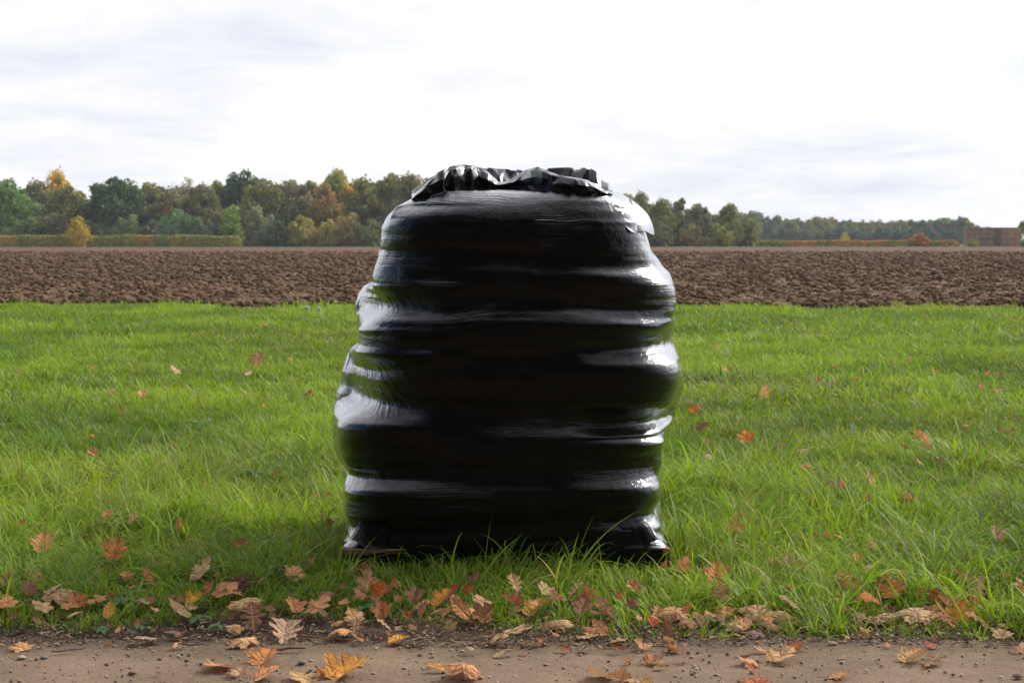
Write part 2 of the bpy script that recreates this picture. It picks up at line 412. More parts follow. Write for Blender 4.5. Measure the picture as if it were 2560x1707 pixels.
def load_radius(ths, zs):
    rs = np.linspace(.06, .78, 56)
    c, s_ = np.cos(ths)[:, None], np.sin(ths)[:, None]
    PX = X0 + rs[None, :] * c; PY = Y0 + rs[None, :] * s_
    out = np.zeros((len(zs), len(ths)))
    for k, z in enumerate(zs):
        f = np.full(PX.shape, 9.0); acc = np.zeros(PX.shape)
        for q, (xl, xr, yl, yr, hl, hr, yc, b, p) in enumerate(SACKS):
            Yref = 5.86 if q < 7 else 6.12
            ax = lambda X: (820 + .3954 * X - 1280) * Yref / F
            az = lambda Y: CAM_H + (600 - (380 + .3954 * Y)) * Yref / F
            x0, x1 = ax(xl), ax(xr); cx = (x0 + x1) / 2; a = (x1 - x0) / 2
            u = (PX - cx) / a; w_ = np.clip(u * .5 + .5, 0, 1); w_ = w_ * w_ * (3 - 2 * w_)
            zc = az(yl) + (az(yr) - az(yl)) * w_
            zc = zc + .010 * (vnoise(PX * 4 + q * 3, PY * 4, q) - .5)
            h = (hl + (hr - hl) * w_) * .3954 * Yref / F * 1.04
            h = h * (1 + .16 * (fbm(PX * 5 + q * 9, PY * 5, q + 2, 2) - .37))
            yy = (PY - yc - .012 * math.sin(q * 2.1)) / b
            bulge = 1 + .05 * (fbm(PX * 3 + q * 5, z * 5 + PY * 2, q, 2) - .37)
            # a sack sags: its shoulder is round, its lower edge tight
            au = np.clip(np.abs(u), 0, 1); sag = .26 * au ** 1.5
            zs_ = zc - sag * h; ts = np.where(z > zs_, (z - zs_) / (h * (1 + sag)), (z - zs_) / (h * (1 - sag)))
            pl = np.abs(u) ** (p * 1.06) + np.abs(yy) ** 2.75
            mt = (2.0 if q in (0, 7) else 3.6) - (.2 if q in (0, 7) else 1.6) * au ** 2
            tp = np.where(ts > 0, np.abs(ts) ** mt, np.abs(ts) ** 4.6)
            val = (pl + tp) ** (1 / 3.2) / bulge - 1
            f = np.minimum(f, val * .13); acc = acc + np.exp(-np.clip(val * .13, -.2, .3) / .009)
        f = -.009 * np.log(np.maximum(acc, 1e-30))
        core = np.maximum(np.abs(PX - X0) / .40, np.abs(PY - Y0) / .34) - 1 if z < CAM_H + .13 else np.full(PX.shape, 9.)
        f = np.minimum(f, core)
        ins = f < 0
        idx = PX.shape[1] - 1 - np.argmax(ins[:, ::-1], axis=1); has = ins.any(1); idx = np.where(has, idx, 0)
        i2 = np.minimum(idx + 1, PX.shape[1] - 1); fa = f[np.arange(len(ths)), idx]; fb = f[np.arange(len(ths)), i2]
        fr = np.clip(fa / np.where(np.abs(fa - fb) < 1e-9, -1, fa - fb), 0, 1)
        out[k] = np.where(has, rs[idx] + fr * (rs[1] - rs[0]), .10)
    return out
NTH, NZ = 900, 620
Z_TOP, Z_BOT = zpx(469), .0
def build_wrap():
    zs = np.linspace(0.089, Z_TOP, NZ); ths = np.linspace(-math.pi, math.pi, NTH, endpoint=False)
    Z, TH = np.meshgrid(zs, ths, indexing='ij')
    tc = np.linspace(-math.pi, math.pi, 450, endpoint=False); zc_ = np.linspace(zs[0], zs[-1], 260)
    Rc = load_radius(tc, zc_)
    Rz = np.stack([np.interp(zs, zc_, Rc[:, k]) for k in range(len(tc))], 1)
    tx = np.append(tc, math.pi); Rr = np.stack([np.interp(ths, tx, np.append(Rz[k], Rz[k, 0])) for k in range(len(zs))], 0)
    # pallet corners: the film is pulled out over the square deck at the bottom
    c, s = np.abs(np.cos(TH)), np.abs(np.sin(TH))
    nn = 14.0
    rect = 1 / ((c / .605) ** nn + (s / .505) ** nn) ** (1 / nn)
    dz = zs[1] - zs[0]
    tt = np.clip(1 - (Z - .089) / .09, 0, 1)
    flare = rect - .12 * (1 - tt ** 1.6) - .006
    Rr = np.maximum(Rr, np.where(tt > 0, flare, 0))
    # stretched film bridges the creases: closing with a parabola
    def closing(A, rho, K, ax, d):
        if ax == 0:
            A = np.concatenate([A, np.full((K + 2, A.shape[1]), .10)], 0); return _closing(A, rho, K, ax, d)[:-(K + 2)]
        return _closing(A, rho, K, ax, d)
    def _closing(A, rho, K, ax, d):
        D = A.copy()
        for k in range(1, K):
            o = (k * d) ** 2 / (2 * rho)
            for sg in (1, -1):
                sh = np.roll(A, sg * k, ax)
                if ax == 0:
                    if sg == 1: sh[:k] = -1
                    else: sh[-k:] = -1
                D = np.maximum(D, sh - o)
        E = D.copy()
        for k in range(1, K):
            o = (k * d) ** 2 / (2 * rho)
            for sg in (1, -1):
                sh = np.roll(D, sg * k, ax)
                if ax == 0:
                    if sg == 1: sh[:k] = 9
                    else: sh[-k:] = 9
                E = np.minimum(E, sh + o)
        return E
    fr = np.clip((.66 - np.abs(np.cos(TH))) / .30, 0, 1) * (np.sin(TH) < 0); fr = fr * fr * (3 - 2 * fr)
    Rr = closing(Rr, .035, 34, 0, dz) * (1 - fr) + closing(Rr, .115, 52, 0, dz) * fr
    Rr = closing(Rr, .9, 44, 1, 2 * math.pi / NTH * .55)
    # relax
    for _ in range(5):
        P = np.pad(Rr, ((1, 1), (0, 0)), 'edge')
        Rr = .25 * P[:-2] + .5 * P[1:-1] + .25 * P[2:]
        Rr = .25 * np.roll(Rr, 1, 1) + .5 * Rr + .25 * np.roll(Rr, -1, 1)
    # measured outline of the load, left and right, as (column, row) of the crop used above
    OL = [(640, 232), (540, 285), (440, 345), (370, 410), (335, 480), (328, 560), (325, 620), (300, 690), (282, 770), (278, 830), (215, 870), (180, 920), (168, 985), (172, 1040), (190, 1130), (190, 1215), (150, 1260), (110, 1350), (85, 1430),
          (76, 1520), (50, 1575), (28, 1685), (22, 1815), (35, 1915), (60, 1995), (100, 2030), (95, 2060), (88, 2145), (85, 2265), (95, 2395), (90, 2475), (68, 2535)]
    OR_ = [(1740, 230), (1800, 262), (1885, 315), (1945, 380), (1990, 450), (2020, 530), (2040, 600), (2052, 650), (2100, 700), (2160, 780), (2195, 870), (2203, 960), (2200, 1005), (2186, 1045), (2190, 1110), (2172, 1190), (2185, 1240), (2220, 1320), (2245, 1430),
           (2248, 1500), (2235, 1555), (2208, 1645), (2203, 1745), (2185, 1765), (2140, 1780), (2138, 1835), (2120, 1915), (2120, 1985), (2106, 2035), (2112, 2165), (2098, 2205), (2095, 2265), (2115, 2335), (2125, 2425), (2150, 2495), (2180, 2540)]
    rows_ = (600 - (zs - CAM_H) * F / 5.92 - 380) / .3954
    Xn = Rr * np.cos(TH) + X0; Yn = Rr * np.sin(TH) + Y0; P_ = Xn / Yn * F + CX; c0 = X0 / 5.95 * F + CX
    for side_, tab in ((-1, OL), (1, OR_)):
        tgt = np.interp(rows_, [b for a, b in tab], [820 + .3954 * a for a, b in tab])
        ext = P_.min(1) if side_ < 0 else P_.max(1)
        ratio = np.clip((tgt - c0) / (ext - c0), .7, 1.35)
        ratio = np.where(zs < .115, 1.0, ratio)
        wgt = np.clip(side_ * np.cos(TH) * 1.15 - .15, 0, 1) ** 1.1
        Rr = Rr * (1 + (ratio[:, None] - 1) * wgt)
    for _ in range(3):
        P = np.pad(Rr, ((1, 1), (0, 0)), 'edge'); Rr = .25 * P[:-2] + .5 * P[1:-1] + .25 * P[2:]
    # tension folds: radial pleats in the hollows, lumpy fill under the film
    S = TH * .6
    hollow = np.clip((closing(Rr, 2.0, 60, 0, dz) - Rr) / .05, 0, 1)
    sk = Z + S * np.where(np.cos(TH) < 0, .55, -.5) * np.abs(np.cos(TH))
    pleat = vnoise(S * 3, sk * 85, 3) ** 2
    lump = fbm(S * 14, Z * 16, 5, 3) - .47
    Rr = Rr + .014 * (fbm(S * 5 + 3, Z * 8, 9, 3) - .45) * np.clip((Z_TOP - Z) / .1, 0, 1)
    Rr = Rr + .0055 * pleat * (hollow * np.abs(np.cos(TH)) ** .7) * (Z < Z_TOP - .12) + .0045 * lump * (.25 + .75 * np.abs(np.cos(TH)))
    Rr = Rr + .0016 * (vnoise(S * 2.2, (Z + .05 * fbm(S * 1.5, Z * 2, 8)) * 70, 6) - .5)
    X = X0 + Rr * np.cos(TH); Y = Y0 + Rr * np.sin(TH)
    V = np.stack([X, Y, Z], -1).reshape(-1, 3); Fc = grid_faces(NZ, NTH, True)[:, ::-1][:, ::-1]
    # cap
    top = V[-NTH:]; cen = np.array([X0, Y0, Z_TOP + .012]); rings = []
    for q, dzq in ((.97, .001), (.9, .003), (.75, .006), (.5, .009), (.25, .011)):
        r_ = cen + (top - cen) * q; r_[:, 2] = Z_TOP + dzq; rings.append(r_)
    allV = np.concatenate([V] + rings + [cen[None]])
    nR = NZ + 5
    Fc = grid_faces(nR, NTH, True)
    last = (nR - 1) * NTH; j = np.arange(NTH)
    tri = np.stack([last + j, last + (j + 1) % NTH, np.full(NTH, len(allV) - 1), np.full(NTH, len(allV) - 1)], -1)
    me = bpy.data.meshes.new('film_wrap')
    quads = Fc; 
    me.vertices.add(len(allV)); me.vertices.foreach_set('co', allV.astype(np.float32).ravel())
    loops = np.concatenate([quads.ravel(), tri[:, :3].ravel()]).astype(np.int32)
    me.loops.add(len(loops)); me.loops.foreach_set('vertex_index', loops)
    st_ = np.concatenate([np.arange(0, quads.size, 4), quads.size + np.arange(0, NTH * 3, 3)]).astype(np.int32)
    me.polygons.add(len(st_)); me.polygons.foreach_set('loop_start', st_)
    me.update(calc_edges=True); me.validate(); smooth_all(me)
    # uv: metres round the load, metres up
    th = np.arctan2(allV[:, 1] - Y0, allV[:, 0] - X0); u = th * .6; v = allV[:, 2]
    uv = me.uv_layers.new(name='UVMap'); vi = np.empty(len(me.loops), np.int32); me.loops.foreach_get('vertex_index', vi)
    uu = u[vi]
    uv.data.foreach_set('uv', np.stack([uu, v[vi]], -1).astype(np.float32).ravel())
    return me, (zs, ths, Rr)
def uv_from_pos(me):
    uv = me.uv_layers.new(name='UVMap')
    co = np.empty(len(me.vertices) * 3, np.float32); me.vertices.foreach_get('co', co); co = co.reshape(-1, 3)
    vi = np.empty(len(me.loops), np.int32); me.loops.foreach_get('vertex_index', vi)
    uv.data.foreach_set('uv', np.stack([co[vi, 0] + co[vi, 1], co[vi, 2]], -1).astype(np.float32).ravel())

load = tag(empty('wrapped_pallet_load', (X0, Y0, 0)), 'tall stack of filled sacks on a pallet, wrapped tightly in glossy black stretch film', 'wrapped pallet')
def part(name, me, mat, parent=load, smooth=False):
    o = link(name, me, mat, parent, smooth=smooth)
    root = parent
    off = Vector((0, 0, 0))
    while root: off += root.location; root = root.parent
    me.transform(Matrix.Translation(-off)); return o
wm, (WZ, WT, WR) = build_wrap()
part('film_wrap', wm, M_FILM)
def surf(x_side_theta, z, off=0.0):
    i = int(np.clip(np.searchsorted(WZ, z), 0, len(WZ) - 1)); j = int(((x_side_theta + math.pi) / (2 * math.pi) * NTH)) % NTH
    r = WR[i, j] + off
    return Vector((X0 + r * math.cos(x_side_theta), Y0 + r * math.sin(x_side_theta), z))

def hit(px, py):
    """where a sight line meets the wrapped load (nearest approach if it passes it)"""
    best = (9, 6.1)
    for Yq in np.arange(5.5, 6.4, .008):
        x, y, z = at_y(px, py, Yq)
        if z > Z_TOP:
            d = (z - Z_TOP - .012) + max(0, math.hypot(x - X0, y - Y0) - .25)
        else:
            th = math.atan2(y - Y0, x - X0); d = math.hypot(x - X0, y - Y0) - (surf(th, z) - Vector((X0, Y0, z))).length
        if d <= 0: return x, y, z
        if d < best[0]: best = (d, Yq)
    return at_y(px, py, best[1])

def build_skirt():
    """film round the pallet's edge, open at the two near top corners"""
    nn = 40; ths = np.linspace(-math.pi, math.pi, 720, endpoint=False); rows = np.linspace(0, 1, 26)
    T, H = np.meshgrid(ths, rows, indexing='xy')
    c, s = np.abs(np.cos(T)), np.abs(np.sin(T))
    rect = 1 / ((c / .601) ** nn + (s / .501) ** nn) ** (1 / nn)
    x = X0 + rect * np.cos(T); y = Y0 + rect * np.sin(T)
    # upper edge dips at the near left corner, where the deck board shows
    front = y < Y0 - .49
    dl = np.clip((x - (X0 - .60)) / .26, 0, 1)
    top = np.where(front, .092 - .036 * (1 - dl) ** 1.0 * (dl < 1), .092)
    lowedge = -.02 + .02 * vnoise(T * 5, T * 0, 2)
    z = lowedge + (top - lowedge) * H
    rr = 1 + (.006 * (vnoise(T * 4, z * 60, 4) - .5) + .004 * (vnoise(T * 25, z * 12, 7) - .5)) * (np.sin(np.pi * np.clip(H, 0, 1)) + .1)
    x = X0 + (x - X0) * rr + 0; y = Y0 + (y - Y0) * rr
    me = np_mesh('film_skirt', np.stack([x, y, z], -1).reshape(-1, 3), grid_faces(26, 720, True), 4); smooth_all(me); uv_from_pos(me)
    part('film_skirt', me, M_FILM)
build_skirt()

def build_corner_flare(sx):
    """film pulled to a pallet corner, lifting in a small arch off the deck board"""
    nr, nc = 18, 40; V = []
    cx = X0 + sx * .60
    for i in range(nr):
        v = i / (nr - 1)
        for j in range(nc):
            u = j / (nc - 1)                       # 0 at the corner, 1 away along the front
            xx = cx - sx * u * .17
            arch = .030 * math.sin(math.pi * min(1, u / .55)) ** .8 if u < .55 else 0
            th = math.atan2(Y0 - .5 - Y0, xx - X0)
            z0 = .094 + arch
            zt = .19
            z = z0 + (zt - z0) * v
            p1 = surf(th - .0 * sx, max(z, .165), .002)
            p0 = Vector((xx, Y0 - .502, z0))
            k = v ** .6
            p = p0.lerp(p1, k); p.z = z
            p.x += .002 * math.sin(u * 40 + v * 6) * (1 - v); p.y -= .003 * math.sin(u * 22) * v * (1 - v)
            V.append(tuple(p))
    f = grid_faces(nr, nc)
    me = np_mesh('film_corner', np.array(V), f, 4); smooth_all(me); uv_from_pos(me)
    part('film_corner', me, M_SHEET)
for sx in (-1, 1): build_corner_flare(sx)

def build_pallet():
    p = empty('wooden_pallet', (0, 0, -.037)); p.parent = load
    def add(name, b):
        v, f = b; me = np_mesh(name, v, f, 4); o = link(name, me, M_WOOD, p)
        me.transform(Matrix.Translation(Vector((-X0, -Y0, 0)))); 
        bv = o.modifiers.new('bevel', 'BEVEL'); bv.width = .003; bv.segments = 2
    for k in range(5): add('deck_board', box_np(X0, Y0 - .45 + .225 * k, .117, 1.194, .095 if k % 2 else .10, .022))
    for k in (-1, 0, 1): add('stringer_board', box_np(X0 + k * .53, Y0, .095, .10, .99, .021))
    for i in (-1, 0, 1):
        for j in (-1, 0, 1): add('block', box_np(X0 + i * .53, Y0 + j * .44, .0535, .13, .098, .061))
    for i in (-1, 0, 1): add('bottom_board', box_np(X0 + i * .53, Y0, .012, .10, .99, .020))
build_pallet()

def build_top_cover():
    front = [(520, 300), (600, 215), (650, 170), (700, 130), (770, 96), (870, 78), (940, 92), (1000, 122), (1040, 158), (1075, 192), (1130, 186), (1180, 168), (1225, 124), (1320, 94), (1400, 122), (1470, 152), (1540, 158), (1610, 168), (1690, 200), (1745, 246), (1800, 262)]
    back = [(520, 250), (700, 130), (900, 96), (980, 97), (1100, 106), (1230, 114), (1400, 102), (1530, 96), (1600, 98), (1680, 106), (1740, 165), (1800, 240)]
    base = [(520, 315), (650, 268), (760, 238), (900, 232), (1075, 228), (1250, 232), (1400, 242), (1550, 262), (1650, 270), (1745, 262), (1800, 275)]
    itp = lambda tab, X: np.interp(X, [a for a, _ in tab], [b for _, b in tab])
    nc = 38; Xs = np.linspace(530, 1800, nc)
    rr = random.Random(21)
    #  depth, which curve, mix to base, jitter
    rows = [(5.97, 0, 1.06, .3), (5.945, 0, .76, 1), (5.94, 0, .46, 1), (5.965, 0, .14, .8), (6.0, 0, -.02, .35), (6.05, 0, .35, 1.2), (6.10, 0, .8, 1.0), (6.20, 0, 1.0, .8), (6.33, 1, .95, .8), (6.38, 1, .45, 1.2), (6.43, 1, 0, .5), (6.49, 1, .35, 1), (6.54, 1, 1.1, .4)]
    V = []
    for i, (Yd, wh, mixb, jt) in enumerate(rows):
        for j, X in enumerate(Xs):
            h = itp(front if wh == 0 else back, X); b = itp(base, X)
            yy = h + (b - h) * mixb
            # fold lines wander diagonally across the ridge
            g = math.sin(j * .9 + i * 1.1) * 5 + (rr.random() - .5) * 20
            if abs(mixb) < .06: g *= .25
            px, py = Z1(X + (rr.random() - .5) * 22 * (j not in (0, nc - 1)), yy + g * jt * .66)
            Yj = Yd + (rr.random() - .5) * .03 * jt + .10 * ((j / (nc - 1) - .5) * 2) ** 4 * (1 if i < 7 else -1)
            yb_ = hit(*Z1(X, b + 6))[1]
            if i == 0: Yj = yb_ - .006
            elif i < 5: Yj = yb_ + (-.010, -.014, .008, .035)[i - 1] + (rr.random() - .5) * .02
            else: Yj = max(Yj, yb_ + .05)
            x, y, z = at_y(px, py, Yj)
            if wh == 1:  # the far rim is seen over the near one; keep it inside the load's outline
                z = min(z, CAM_H + .300)
            V.append((x, y, z if i < 5 else max(z, Z_TOP - .01)))
    q = grid_faces(len(rows), nc)
    tri = []
    for k, f in enumerate(q):
        a, b, c, d = f
        if rr.random() < .5: tri += [(a, b, c), (a, c, d)]
        else: tri += [(a, b, d), (b, c, d)]
    me = np_mesh('top_cover', np.array(V), np.array(tri), 3)
    uv_from_pos(me)
    o = part('top_cover', me, M_SHEET)
    # keep some folds sharp, let others roll
    cr = me.attributes.new('crease_edge', 'FLOAT', 'EDGE')
    cr.data.foreach_set('value', [rr.choice((0, .35, .7, 1)) for _ in me.edges])
    ss = o.modifiers.new('soften', 'SUBSURF'); ss.levels = 2; ss.render_levels = 3
    smooth_all(me)
build_top_cover()

def build_flap():
    """loose corner of the top sheet hanging over the right shoulder"""
    # pixel outline rows: from the top edge to the free lower edge, on two depths
    A_, B_, C_, D_ = (1640, 250), (1850, 262), (2064, 522), (1900, 500)
    n_ = 9; V = []
    dA, dD = hit(*Z1(*A_))[1] - .008, hit(*Z1(*D_))[1] - .012; dB, dC = dA + .16, dD + .13
    for i in range(n_):
        v = i / (n_ - 1)
        for j in range(n_):
            u = j / (n_ - 1)
            X = (A_[0] * (1 - u) + B_[0] * u) * (1 - v) + (D_[0] * (1 - u) + C_[0] * u) * v
            Yp = (A_[1] * (1 - u) + B_[1] * u) * (1 - v) + (D_[1] * (1 - u) + C_[1] * u) * v
            X += 55 * math.sin(math.pi * v) * u + 14 * math.sin(v * 9) * (1 - u); Yp += -12 * math.sin(math.pi * v) * u + 10 * math.sin(u * 8) * v
            d = (dA * (1 - u) + dB * u) * (1 - v) + (dD * (1 - u) + dC * u) * v - .020 * math.sin(math.pi * u) * math.sin(math.pi * min(1, v * .8 + .1)) + .004 * math.sin(u * 11 + v * 5)
            V.append(at_y(*Z1(X, Yp), d))
    me = np_mesh('film_flap', np.array(V), grid_faces(n_, n_), 4); uv_from_pos(me); smooth_all(me)
    o = part('film_flap', me, M_FLAP)
    ss = o.modifiers.new('soften', 'SUBSURF'); ss.levels = 2; ss.render_levels = 3
    so = o.modifiers.new('film_thickness', 'SOLIDIFY'); so.thickness = .0015
build_flap()

# ------------------------------------------------------------------ trees
def crown_mesh(name, h, rx, seed, n=3200, q=.42, base=.08, top=1.0, lumps=26, sparse=0.0, conic=0.0):
    r = np.random.default_rng(seed)
    C = []
    while len(C) < lumps:
        z = r.random(); a = r.random() * 2 * math.pi
        prof = math.sin(math.pi * min(1, (z * .86 + .14))) ** .55 if not conic else (1 - z * conic)
        rad = rx * prof * (.35 + .65 * math.sqrt(r.random()))
        C.append((math.cos(a) * rad, math.sin(a) * rad * .9, (base + z * (top - base)) * h * .92, rx * (.24 + .26 * r.random()) * (1 - .35 * z)))
    C = np.array(C)
    k = r.integers(0, lumps, n)
    d = r.normal(size=(n, 3)); d /= np.linalg.norm(d, axis=1)[:, None]
    rad = C[k, 3] * (.45 + .75 * r.random(n) ** .8) * (1 + .2 * (r.random(n) < .12))
    P = C[k, :3] + d * rad[:, None] * np.array([1, 1, .9])
    P[:, 2] = np.maximum(P[:, 2], .15)
    nrm = d + .8 * r.normal(size=(n, 3)); nrm /= np.linalg.norm(nrm, axis=1)[:, None]
    a = np.cross(nrm, r.normal(size=(n, 3))); a /= np.linalg.norm(a, axis=1)[:, None]; b = np.cross(nrm, a)
    s = q * (.5 + .8 * r.random(n))[:, None]
    V = np.stack([P + a * s * .9, P + b * s * .45, P - a * s * .8, P - b * s * .5 + nrm * s * .15], 1).reshape(-1, 3)
    Fc = np.arange(n * 4).reshape(-1, 4)
    me = np_mesh(name, V, Fc, 4)
    lum = .75 + .5 * r.random(lumps)
    t = lum[k] * (.7 + .6 * r.random(n)); hue = r.random(lumps)[k] * .5 + r.random(n) * .3
    tint = np.stack([t * (.85 + .5 * hue), t * (1.0), t * (.9)], -1)
    attr_color(me, 'tint', np.repeat(tint, 4, 0))
    me.materials.append(M_FOL)
    return me
def trunk_mesh(name, h, r0, seed):
    r = random.Random(seed); parts = []
    pts = [(0, 0, -.3)]
    for k in range(1, 7): pts.append((r.uniform(-.2, .2) * k * .4, r.uniform(-.2, .2) * k * .4, h * .13 * k))
    parts.append(tube_np(pts, [r0 * (1 - .14 * k) for k in range(7)]))
    for k in range(7):
        z = h * (.22 + .09 * k); a = r.random() * 6.28; L = h * (.24 - .015 * k)
        p0 = Vector((0, 0, z)); p = [p0]
        for q in (1, 2, 3): p.append(p0 + Vector((math.cos(a) * L * q / 3, math.sin(a) * L * q / 3, L * .55 * (q / 3) ** 1.2)))
        parts.append(tube_np(p, [r0 * .4, r0 * .3, r0 * .2, r0 * .07], 5))
    v, f = join_np(parts); me = np_mesh(name, v, f, 4); smooth_all(me); me.materials.append(M_BARK); return me
PROTO = {}
def proto(kind):
    if kind not in PROTO:
        P = dict(round=(12, 4.3, 3, 5200, .40, .05, 1, 34), broad=(12, 5.4, 5, 6200, .42, .05, 1, 44), tall=(13, 3.4, 8, 4200, .38, .06, 1, 30),
                 wide=(11, 6.0, 12, 6400, .44, .04, 1, 50), thin=(13, 3.6, 15, 1500, .26, .12, 1, 26), bush=(4, 2.2, 18, 2600, .24, .02, 1, 34),
                 pine=(13, 3.4, 22, 4200, .36, .06, 1, 30), small=(7, 3.2, 25, 3000, .34, .04, 1, 26))[kind]
        h, rx, sd_, n, q, ba, to, lu = P
        cm = crown_mesh(kind + '_crown', h, rx, sd_, n, q, ba, to, lu, conic=.75 if kind == 'pine' else 0)
        PROTO[kind] = (cm, trunk_mesh(kind + '_trunk', h, .28 if h > 6 else .1, sd_), h, rx)
    return PROTO[kind]
def tree(name, kind, px, toppx, Y, basepx, col, label, group=None, wscale=1.0, cat='tree', rot=None, trunk=True):
    cm, tm, h, rx = proto(kind)
    x, _, ztop = at_y(px, toppx, Y)
    s = max(.15, ztop / (h * .99))
    o = tag(empty(name, (x, Y, 0)), label, cat, group)
    c = link('crown', cm, None, o); c.color = (*col, 1); c.scale = (s * wscale, s * wscale, s)
    if trunk:
        t = link('trunk', tm, None, o); t.scale = (s * .9, s * .9, s)
    o.rotation_euler = (0, 0, random.random() * 6.28 if rot is None else rot)
    return o
OLV, DKG, MDG, BRN, YEL, ORG, YGR, GRY = (.085, .088, .030), (.030, .052, .022), (.062, .098, .030), (.078, .074, .040), (.22, .17, .035), (.125, .088, .028), (.12, .13, .035), (.12, .115, .07)
RUS = (.14, .075, .035)
NM = {OLV: 'olive green', DKG: 'dark green', MDG: 'mid green', BRN: 'brown', YEL: 'yellow', ORG: 'orange', YGR: 'yellow green', GRY: 'pale thin', RUS: 'rusty brown'}
WOOD = [  # kind, column, top row, distance, colour, width, phrase
    ('broad', 15, 446, 268, MDG, 1.0, 'at the far left edge of the wood'),
    ('round', 92, 452, 276, BRN, 1.0, 'just left of the yellow topped tree'),
    ('round', 143, 424, 284, YEL, .62, 'rising above its neighbours behind the yellow bush'),
    ('broad', 170, 462, 270, OLV, .9, 'directly behind the yellow bush'),
    ('broad', 283, 441, 268, DKG, 1.05, 'with a rounded dark crown right of the yellow bush'),
    ('round', 362, 458, 276, OLV, 1.0, 'right of the darkest tree'),
    ('tall', 402, 462, 280, DKG, .9, 'with a narrow crown beside the bare pale tree'),
    ('round', 418, 478, 270, BRN, 1.0, 'below the bare pale tree'),
    ('thin', 448, 431, 282, GRY, 1.0, 'with a nearly bare top sticking out of the wood'),
    ('round', 500, 462, 275, BRN, 1.0, 'between the bare pale tree and the small bright green tree'),
    ('tall', 545, 447, 282, YGR, .9, 'with a pale top behind the small bright green tree'),
    ('broad', 612, 424, 284, DKG, .75, 'with a ragged top rising over the wood'),
    ('broad', 655, 446, 272, OLV, .9, 'right of the small bright green tree'),
    ('round', 735, 452, 274, BRN, 1.0, 'left of the orange crowned tree'),
    ('tall', 775, 447, 282, GRY, .9, 'with a thin top left of the orange crowned tree'),
    ('round', 838, 424, 284, YGR, .7, 'with a bright top above the orange crowned tree'),
    ('round', 812, 458, 270, ORG, .7, 'with an orange crown in the middle of the wood'),
    ('tall', 868, 452, 274, YEL, .65, 'just right of the orange crowned tree'),
    ('round', 905, 444, 276, OLV, .9, 'between the orange crowned tree and the wrapped load'),
    ('broad', 975, 432, 280, OLV, .8, 'at the left shoulder of the wrapped load'),
    ('round', 1030, 436, 274, BRN, .9, 'just left of the top of the wrapped load'),
    ('broad', 1100, 440, 276, OLV, 1.0, 'mostly hidden behind the top left of the wrapped load'),
    ('broad', 1490, 470, 276, BRN, 1.0, 'mostly hidden behind the top right of the wrapped load'),
    ('round', 1560, 486, 274, OLV, .9, 'at the right shoulder of the wrapped load'),
    ('round', 1600, 480, 282, OLV, .7, 'with a slightly taller top just right of the wrapped load'),
    ('round', 1655, 497, 276, OLV, .95, 'one crown right of the slightly taller tree'),
    ('tall', 1700, 492, 282, BRN, .9, 'with a thin brown top right of the wrapped load'),
    ('round', 1750, 510, 276, BRN, .9, 'left of the last big tree of the wood'),
    ('round', 1822, 509, 280, OLV, .9, 'the last big tree where the near wood ends'),
    ('small', 1868, 536, 286, OLV, .9, 'low tree at the right foot of the near wood'),
]
for kind, px, tp, Y, c, ws, ph in WOOD:
    tree('broadleaf_tree', kind, px, tp, Y, 617, c, NM[c] + ' autumn tree ' + ph, 'trees along the edge of the near wood', ws)
UND = [  # understorey along the foot of the wood
    ('pine', 576, 506, 262, (.085, .125, .025), 1.15, 'small bright green tree in front of the brown wood'),
    ('small', 318, 534, 263, (.075, .095, .045), 1.1, 'low grey green tree at the foot of the darkest tree'),
    ('small', 436, 520, 264, (.05, .085, .04), 1.0, 'low bluish green tree below the bare pale tree'),
    ('small', 500, 540, 263, (.05, .075, .035), 1.1, 'low dark green tree left of the bright green one'),
    ('small', 648, 512, 266, (.10, .105, .07), .9, 'low greyish tree right of the bright green one'),
    ('small', 690, 550, 262, (.04, .055, .022), 1.2, 'low dark shrubby tree left of the yellowish one'),
    ('small', 755, 536, 262, (.12, .11, .03), 1.1, 'low yellowish tree near the middle of the wood'),
    ('small', 815, 546, 262, (.13, .125, .035), .9, 'low yellow green tree below the orange crown'),
    ('small', 868, 530, 264, (.11, .09, .04), 1.1, 'low brownish tree right of the low yellow green one'),
    ('small', 925, 545, 262, (.06, .07, .025), 1.2, 'low olive tree left of the wrapped load'),
    ('small', 60, 540, 262, (.055, .075, .03), 1.3, 'low green tree behind the left end of the hedge'),
    ('small', 120, 530, 264, (.07, .07, .035), 1.2, 'low olive brown tree left of the yellow bush'),
    ('small', 230, 548, 262, (.05, .065, .03), 1.2, 'low dark tree right of the yellow bush'),
    ('small', 385, 548, 262, (.06, .06, .035), 1.2, 'low brown green tree behind the middle of the hedge'),
    ('small', 1580, 545, 264, (.065, .075, .025), 1.1, 'low olive tree right of the wrapped load'),
    ('small', 1650, 552, 264, (.055, .06, .03), 1.2, 'second low tree right of the wrapped load'),
    ('small', 1725, 558, 266, (.075, .07, .03), 1.2, 'low brown tree towards the end of the near wood'),
    ('small', 1800, 556, 268, (.09, .095, .03), 1.1, 'low yellowish tree at the end of the near wood'),
    ('broad', -70, 445, 272, OLV, 1.0, None), ]
for kind, px, tp, Y, c, ws, lb in UND:
    if lb: tree('broadleaf_tree', kind, px, tp, Y, 617, c, lb, 'low trees at the foot of the wood', ws, trunk=True)
